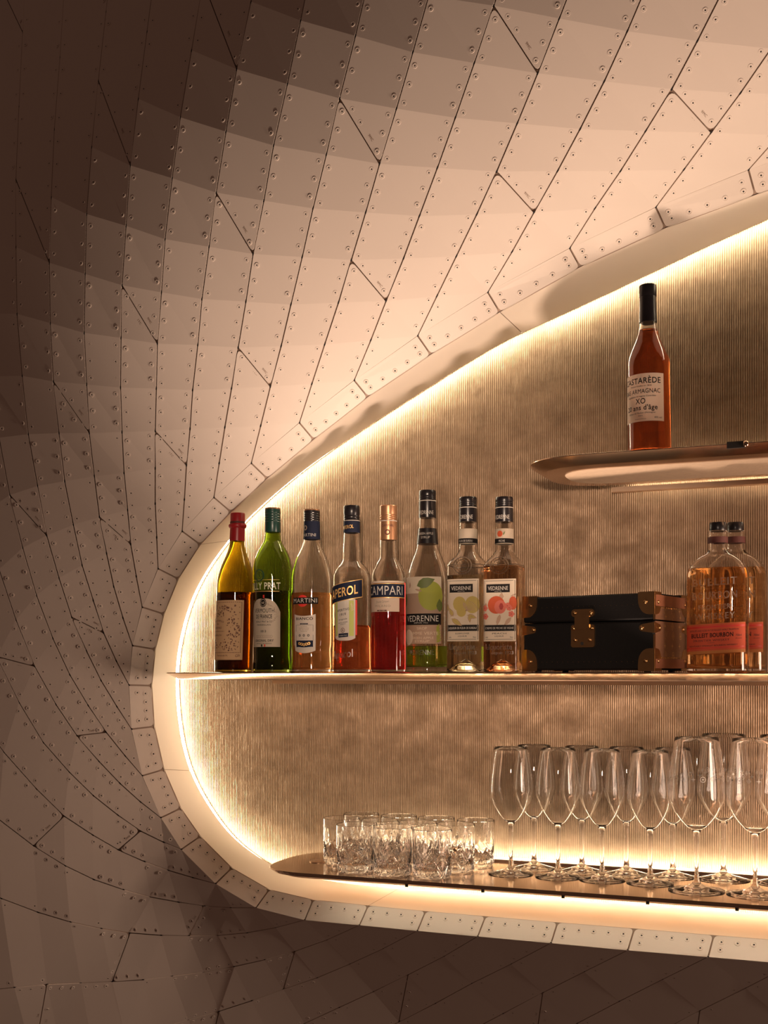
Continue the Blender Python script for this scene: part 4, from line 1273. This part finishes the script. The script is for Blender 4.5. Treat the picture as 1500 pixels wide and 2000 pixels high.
def circ(y, z, r):
    n = 16
    vs = []
    for i in range(n):
        a = 2*math.pi*i/n; vs += [eyz(y + r*math.cos(a), z + r*math.sin(a)), eyz(y + r*.82*math.cos(a), z + r*.82*math.sin(a))]
    pm.add(vs, [(2*i, 2*((i+1) % n), 2*((i+1) % n)+1, 2*i+1) for i in range(n)]); star(y, z, r * .7, .4)
for row, (z, kinds) in enumerate([(.0295, 'dcd'), (.046, 'sss'), (.0635, 'Ldc'), (.080, 'sds'), (.0965, 'sLs'), (.1075, 'LVs')]):
    for j, kd in enumerate(kinds):
        y = -.030 + j * .034 + (.0 if row % 2 else .004)
        if kd == 'd': dia(y, z, .0078)
        elif kd == 'c': circ(y, z, .0062)
        elif kd == 's': star(y, z, .0055)
        else: lv(y, z - .006, .0125)
pm.build('monogram_print', M['mono_gold'], trunk)
# brass corner caps: one plate on the front or back face, one round the end
def corner(sx_, sy_, top):
    mb = MB()
    z_in = bh - .033 if top else ft + .033; z_out = bh + .0012 if top else ft - .001
    zs = -1 if top else 1
    xs = X1 if sx_ > 0 else X0; ys = Y1 if sy_ > 0 else Y0
    def fan(org, du, dv, lu, lv_, nrm, th):
        pts = [org + du * 0 + dv * 0, org + du * lu]
        for i in range(7):
            a = math.pi / 2 * i / 6; pts.append(org + du * (lu * (.30 + .70 * math.cos(a) ** .9 if i < 6 else .30)) + dv * (lv_ * (.28 + .72 * math.sin(a) ** .9 if i else .28)))
        pts.append(org + dv * lv_)
        base = len(pts); vs = [p for p in pts] + [p + nrm * th for p in pts]
        fs = [tuple(range(base)), tuple(range(2 * base - 1, base - 1, -1))] + [(i, (i+1) % base, (i+1) % base + base, i + base) for i in range(base)]
        mb.add(vs, fs)
    org = Vector((xs, ys, z_out)); 
    fan(org + Vector((sx_ * .0014, 0, 0)), Vector((-sx_, 0, 0)), Vector((0, 0, zs)), .030, .038, Vector((0, sy_, 0)), .0016)
    fan(org + Vector((0, sy_ * .0014, 0)), Vector((0, -sy_, 0)), Vector((0, 0, zs)), .030, .038, Vector((sx_, 0, 0)), .0016)
    fan(org + Vector((sx_ * .0014, sy_ * .0014, 0)), Vector((-sx_, 0, 0)), Vector((0, -sy_, 0)), .028, .028, Vector((0, 0, -zs)), .0009)
    o = mb.build('brass_corner', M['brass'], trunk)
    for pos, rot in ((Vector((xs - sx_ * .015, ys + sy_ * .0016, z_out + zs * .0165)), (R_(90) * (1 if sy_ < 0 else -1), 0, 0)), (Vector((xs + sx_ * .0016, ys - sy_ * .013, z_out + zs * .0165)), (0, R_(90) * sx_, 0))):
        m2 = MB(); m2.lathe([(.0036, 0), (.0032, .0013), (.0018, .0023), (.0004, .0026)], 16)
        r = m2.build('rivet', M['brass'], o, smooth=True); r.location = pos; r.rotation_euler = rot
for sx_ in (-1, 1):
    for sy_ in (-1, 1):
        for top in (0, 1): corner(sx_, sy_, top)
def clip(sx_, sy_):
    mb = MB(); xs = X1 if sx_ > 0 else X0; ys = Y1 if sy_ > 0 else Y0; z1 = lid_z - .003; z0 = z1 - .019
    def tab(org, du, n):
        pts = [org + Vector((0,0,z0)), org + Vector((0,0,z1))]
        for i in range(7):
            a = math.pi / 2 - math.pi * i / 6
            pts.append(org + du * (.022 + .006 * math.cos(a)) + Vector((0, 0, (z0 + z1) / 2 + .0062 * math.sin(a))))
        b_ = len(pts); vs = pts + [p + n * .0015 for p in pts]
        mb.add(vs, [tuple(range(b_)), tuple(range(2*b_-1, b_-1, -1))] + [(i, (i+1) % b_, (i+1) % b_ + b_, i + b_) for i in range(b_)])
    tab(Vector((xs + sx_ * .0014, ys, 0)), Vector((-sx_, 0, 0)), Vector((0, sy_, 0)))
    tab(Vector((xs, ys + sy_ * .0014, 0)), Vector((0, -sy_, 0)), Vector((sx_, 0, 0)))
    o = mb.build('brass_clip', M['brass'], trunk)
    for pos, rot in ((Vector((xs - sx_ * .0215, ys + sy_ * .0015, (z0+z1)/2)), (R_(90) * (1 if sy_ < 0 else -1), 0, 0)), (Vector((xs + sx_ * .0015, ys - sy_ * .0195, (z0+z1)/2)), (0, R_(90) * sx_, 0))):
        m2 = MB(); m2.lathe([(.0034, 0), (.003, .0013), (.0004, .0024)], 16)
        r = m2.build('rivet', M['brass'], o, smooth=True); r.location = pos; r.rotation_euler = rot
for sx_ in (-1, 1): clip(sx_, -1); clip(sx_, 1)
# brass edging of the front right upright edge of the lid and body
for za, zc in ((ft + .034, lid_z - .024), (lid_z + .001, bh - .034)):
    mb = MB(); mb.box((X1 - .0015, Y0 - .0008, za), (X1 + .0010, Y0 + .0035, zc)); mb.build('edge_strip', M['brass'], trunk)
# lock
def rplate(x0, x1, z0, z1, y0, y1, r):
    pts = []
    for cx_, cz_, a0 in ((x1 - r, z1 - r, 0), (x0 + r, z1 - r, 90), (x0 + r, z0 + r, 180), (x1 - r, z0 + r, 270)):
        for i in range(5): a = R_(a0 + 90 * i / 4); pts.append((cx_ + r * math.cos(a), cz_ + r * math.sin(a)))
    n = len(pts); vs = [(x, y0, z) for x, z in pts] + [(x, y1, z) for x, z in pts]
    m = MB(); m.add(vs, [tuple(range(n)), tuple(range(2*n-1, n-1, -1))] + [(i, (i+1) % n, (i+1) % n + n, i + n) for i in range(n)]); return m
lx = -.006
lock = rplate(lx - .0225, lx + .0225, bh * .325, bh * .62, Y0 - .0030, Y0 + .001, .004).build('lock_plate', M['brass'], trunk)
rplate(lx - .022, lx + .022, bh * .72, bh * .82, Y0 - .0028, Y0 + .001, .006).build('hasp_plate', M['brass'], trunk)
rplate(lx - .0145, lx + .0135, bh * .56, bh * .74, Y0 - .0055, Y0 - .0029, .003).build('hasp', M['brass'], lock)
for dx, dz in ((-.0145, .35), (.0135, .35), (-.0175, .57), (.0175, .57), (-.0155, .77), (.0160, .77)):
    m2 = MB(); m2.lathe([(.0036, 0), (.0031, .0012), (.0004, .0022)], 14)
    r = m2.build('rivet', M['brass'], lock, smooth=True); r.location = (lx + dx, Y0 - .0029, bh * (dz + .07 if dz == .35 else dz)); r.rotation_euler = (R_(90), 0, 0)
m2 = MB(); m2.lathe([(.0030, 0), (.0030, .0006)], 14); r = m2.build('keyhole', M['black'], lock); r.location = (lx - .001, Y0 - .003, bh * .375); r.rotation_euler = (R_(90), 0, 0)
for x_ in (X0 + .02, X1 - .02):
    for y_ in (Y0 + .02, Y1 - .02):
        m2 = MB(); m2.lathe([(.0055, 0), (.006, .002), (.006, .0045)], 14, (x_, y_, 0)); m2.build('foot', M['black'], trunk)
# small stitch nails along the front edges
m2 = MB()
for i in range(18):
    for z_ in (.0185, bh - .0195):
        x_ = X0 + .038 + i * (bw - .076) / 17; m2.add([(x_-.0006, Y0-.0004, z_), (x_, Y0-.0004, z_-.0006), (x_+.0006, Y0-.0004, z_), (x_, Y0-.0004, z_+.0006)], [(0,1,2,3)])
st = m2.build('nail_row', M['brass'], trunk); st['kind'] = 'stuff'

# ================================================================== GLASSES
M['crystal'] = glass('crystal', (1, 1, 1), 1.50)
M['thin_glass'] = glass('wine_glass', (1, 1, 1), 1.47)
def tumbler():
    H, RB, RT = .0885, .0355, .0368
    n = 144; rows = []
    def rad(a, z):
        r = RB + (RT - RB) * z / H
        if z < .004: return r - .0012 - (.004 - z) * .35
        if z < .047:
            u = a * 9 / (2 * math.pi); v = (z - .006) / .0200
            g = 0
            for s_ in (1, -1):
                t = (u + s_ * v * .5) % 1.0; d = abs(t - .5)
                g = max(g, max(0, 1 - d / .13))
                t2 = (u + s_ * v * .5 + .22) % 1.0; d2 = abs(t2 - .5); g = max(g, .6 * max(0, 1 - d2 / .07))
            return r - .0017 * g
        if z < .078:
            t = (a * 18 / (2 * math.pi)) % 1.0
            k = min(1, (z - .047) / .004) * min(1, (.078 - z) / .012)
            return r - .0013 * k * max(0, 1 - abs(t - .5) / .36)
        return r
    zs = [0, .002, .004] + [.005 + i * .00125 for i in range(34)] + [.049, .052, .058, .064, .070, .074, .078, .083, .0865]
    vs = []; fs = []
    ring = []
    for z in zs: ring.append([(rad(2*math.pi*i/n, z) * math.cos(2*math.pi*i/n), rad(2*math.pi*i/n, z) * math.sin(2*math.pi*i/n), z) for i in range(n)])
    def plain(r, z): return [(r*math.cos(2*math.pi*i/n), r*math.sin(2*math.pi*i/n), z) for i in range(n)]
    ring += [plain(RT - .0002, H - .0006), plain(RT - .0009, H), plain(RT - .0017, H - .0006), plain(RT - .0021, .08), plain(RT - .0035, .05), plain(RT - .0048, .02), plain(RT - .0075, .0145), plain(RT - .015, .0125), plain(.001, .0115)]
    ring = [plain(.001, .0012), plain(RB * .55, .001)] + ring
    vs_, fs_ = loft(ring)
    mb = MB(); mb.add(vs_, fs_)
    return mb
root0 = None
zlow = zb
TUM = [(667, 2.136, 'cut-crystal tumbler nearest the rounded left tip of the low shelf'),
       (694, 2.056, 'cut-crystal tumbler, leftmost of the front three tumblers'),
       (767, 2.049, 'cut-crystal tumbler, middle one of the front three tumblers'),
       (844, 2.053, 'cut-crystal tumbler, rightmost of the front three tumblers'),
       (742, 2.134, 'cut-crystal tumbler in the middle row behind the two left front tumblers'),
       (816, 2.130, 'cut-crystal tumbler in the middle row behind the two right front tumblers'),
       (890, 2.131, 'cut-crystal tumbler at the right end of the middle row of tumblers'),
       (706, 2.213, 'cut-crystal tumbler, leftmost of the four along the wall'),
       (779, 2.212, 'cut-crystal tumbler in the back row, second from the wine glasses but one'),
       (852, 2.209, 'cut-crystal tumbler, third from left of the four along the wall'),
       (929, 2.206, 'cut-crystal tumbler along the wall, rightmost of all and next to the wine glasses')]
TUM[8] = (779, 2.212, 'cut-crystal tumbler, second from left of the four along the wall')
def copy_tree(o, parent=None):
    c = o.copy(); COL.objects.link(c)
    if parent: c.parent = parent
    for ch in o.children: copy_tree(ch, c)
    return c
# a tumbler is one piece of crystal
base = tumbler().build('crystal_tumbler', M['crystal'], smooth=False, angle=28)
for i, (px, Y, lab) in enumerate(TUM):
    o = base if i == 0 else copy_tree(base)
    o.location = (at(px, Y), Y, zlow + .0002); o.rotation_euler = (0, 0, i * .61)
    tag(o, lab, 'glass', 'cut-crystal tumblers on the low shelf')

def wine(h, rmax, rrim, zmax, zbot, rbase):
    outer = [(rbase, .0006), (rbase, .0014), (rbase * .6, .0042), (rbase * .30, .0085), (rbase * .16, .013), (.0046, .020), (.0036, .030), (.0034, zbot - .02), (.0042, zbot - .008), (.0075, zbot)]
    bowl = []
    for i in range(1, 15):
        t = i / 14; z = zbot + (zmax - zbot) * t
        bowl.append((.0075 + (rmax - .0075) * (t ** .62 * .55 + math.sin(t * math.pi / 2) * .45), z))
    for i in range(1, 17):
        t = i / 16; bowl.append((rmax + (rrim - rmax) * (t ** 1.75), zmax + (h - zmax) * t))
    th = .0010
    inner = [(r - th, z) for r, z in bowl if z > zbot + .004]
    return outer, bowl, inner
def wine_glass(name, h, rmax, rrim, zmax, zbot, rbase, etched):
    outer, bowl, inn = wine(h, rmax, rrim, zmax, zbot, rbase)
    root = empty(name, (0, 0, 0))
    n = 64
    m = MB()   # bowl: outside up, over the rim and down inside
    prof = bowl + [(rrim - .0005, h + .0004)] + list(reversed(inn)) + [(inn[0][0] * .5, inn[0][1] - .0015), (.0001, inn[0][1] - .002)]
    m.lathe([(.0001, zbot + .0002), (.0060, zbot + .0002)] + prof, n, cap=False); m.build('bowl', M['thin_glass'], root, smooth=True)
    m = MB(); m.lathe([(.0001, .0048)] + [(.0040, .0048)] + [(rbase * .16, .0132)] + outer[5:] + [(.0001, zbot)], 32, cap=False); m.build('stem', M['thin_glass'], root, smooth=True)
    m = MB(); m.lathe([(.0001, .0022), (rbase * .5, .0012), (rbase * .96, 0)] + outer[:5] + [(.0001, .0140)], n, cap=False); m.build('foot', M['thin_glass'], root, smooth=True)
    if etched:
        e = MB(); zc = zmax + (h - zmax) * .36; r_ = rmax + (rrim - rmax) * (.36 ** 1.75) + .0003
        def pt(a, z): 
            t = (z - zmax) / (h - zmax); q = rmax + (rrim - rmax) * (max(t, 0) ** 1.75) + .0003
            return Vector((q * math.sin(a), -q * math.cos(a), z))
        for i in range(18):
            a0 = i * 2 * math.pi / 18; k = i % 3
            if k == 0:
                e.add([pt(a0 + (.0045 if j % 2 == 0 else .0011) * math.cos(j * math.pi / 4) / r_, zc + (.0045 if j % 2 == 0 else .0011) * math.sin(j * math.pi / 4)) for j in range(8)], [tuple(range(8))])
            else:
                rr = .0048 if k == 1 else .0040; mm = 16 if k == 1 else 4
                vs = []
                for j in range(mm):
                    b_ = 2*math.pi*j/mm; vs += [pt(a0 + rr*math.cos(b_)/r_, zc + rr*math.sin(b_)), pt(a0 + rr*.84*math.cos(b_)/r_, zc + rr*.84*math.sin(b_))]
                e.add(vs, [(2*j, 2*((j+1) % mm), 2*((j+1) % mm)+1, 2*j+1) for j in range(mm)])
                e.add([pt(a0 + (.0026 if j % 2 == 0 else .0007) * math.cos(j * math.pi / 4) / r_, zc + (.0026 if j % 2 == 0 else .0007) * math.sin(j * math.pi / 4)) for j in range(8)], [tuple(range(8))])
        e.build('etched_flowers', M['etch'], root)
    return root
M['etch'] = pbr('etched_frost', (.9, .85, .78), .6)
small = wine_glass('wine_glass', .2365, .0413, .0312, .153, .0965, .0420, False)
SG = [(998, 2.134, 'smaller wine glass nearest the tumblers in the front row'), (1090, 2.134, 'smaller wine glass, second from the tumblers in the front row'),
      (1176, 2.134, 'smaller wine glass, third from the tumblers in the front row'), (1270, 2.132, 'smaller wine glass in the front row just left of the big-bowled glasses'),
      (1043, 2.212, 'smaller wine glass in the back row, nearest the tumblers'), (1136.5, 2.212, 'smaller wine glass, second from the tumblers in the back row'),
      (1223.5, 2.212, 'smaller wine glass, third from the tumblers in the back row'), (1314, 2.217, 'smaller wine glass in the back row just behind the first big-bowled glass')]
for i, (px, Y, lab) in enumerate(SG):
    o = small if i == 0 else copy_tree(small)
    o.location = (at(px, Y), Y, zlow + .0002); tag(o, lab, 'glass', 'smaller wine glasses on the low shelf')
big = wine_glass('wine_glass', .2640, .0478, .0375, .157, .1045, .0478, True)
BG = [(1360.5, 2.088, 'big-bowled etched wine glass, first of the big ones in the front row'), (1475, 2.088, 'big-bowled etched wine glass at the right edge of the photo in front'),
      (1413, 2.222, 'big-bowled etched wine glass in the back row between the two front ones'), (1528, 2.222, 'big-bowled etched wine glass at the right edge of the photo in the back row')]
for i, (px, Y, lab) in enumerate(BG):
    o = big if i == 0 else copy_tree(big)
    o.location = (at(px, Y), Y, zlow + .0002); tag(o, lab, 'glass', 'big-bowled wine glasses with etched flowers'); o.rotation_euler = (0, 0, i * .2)
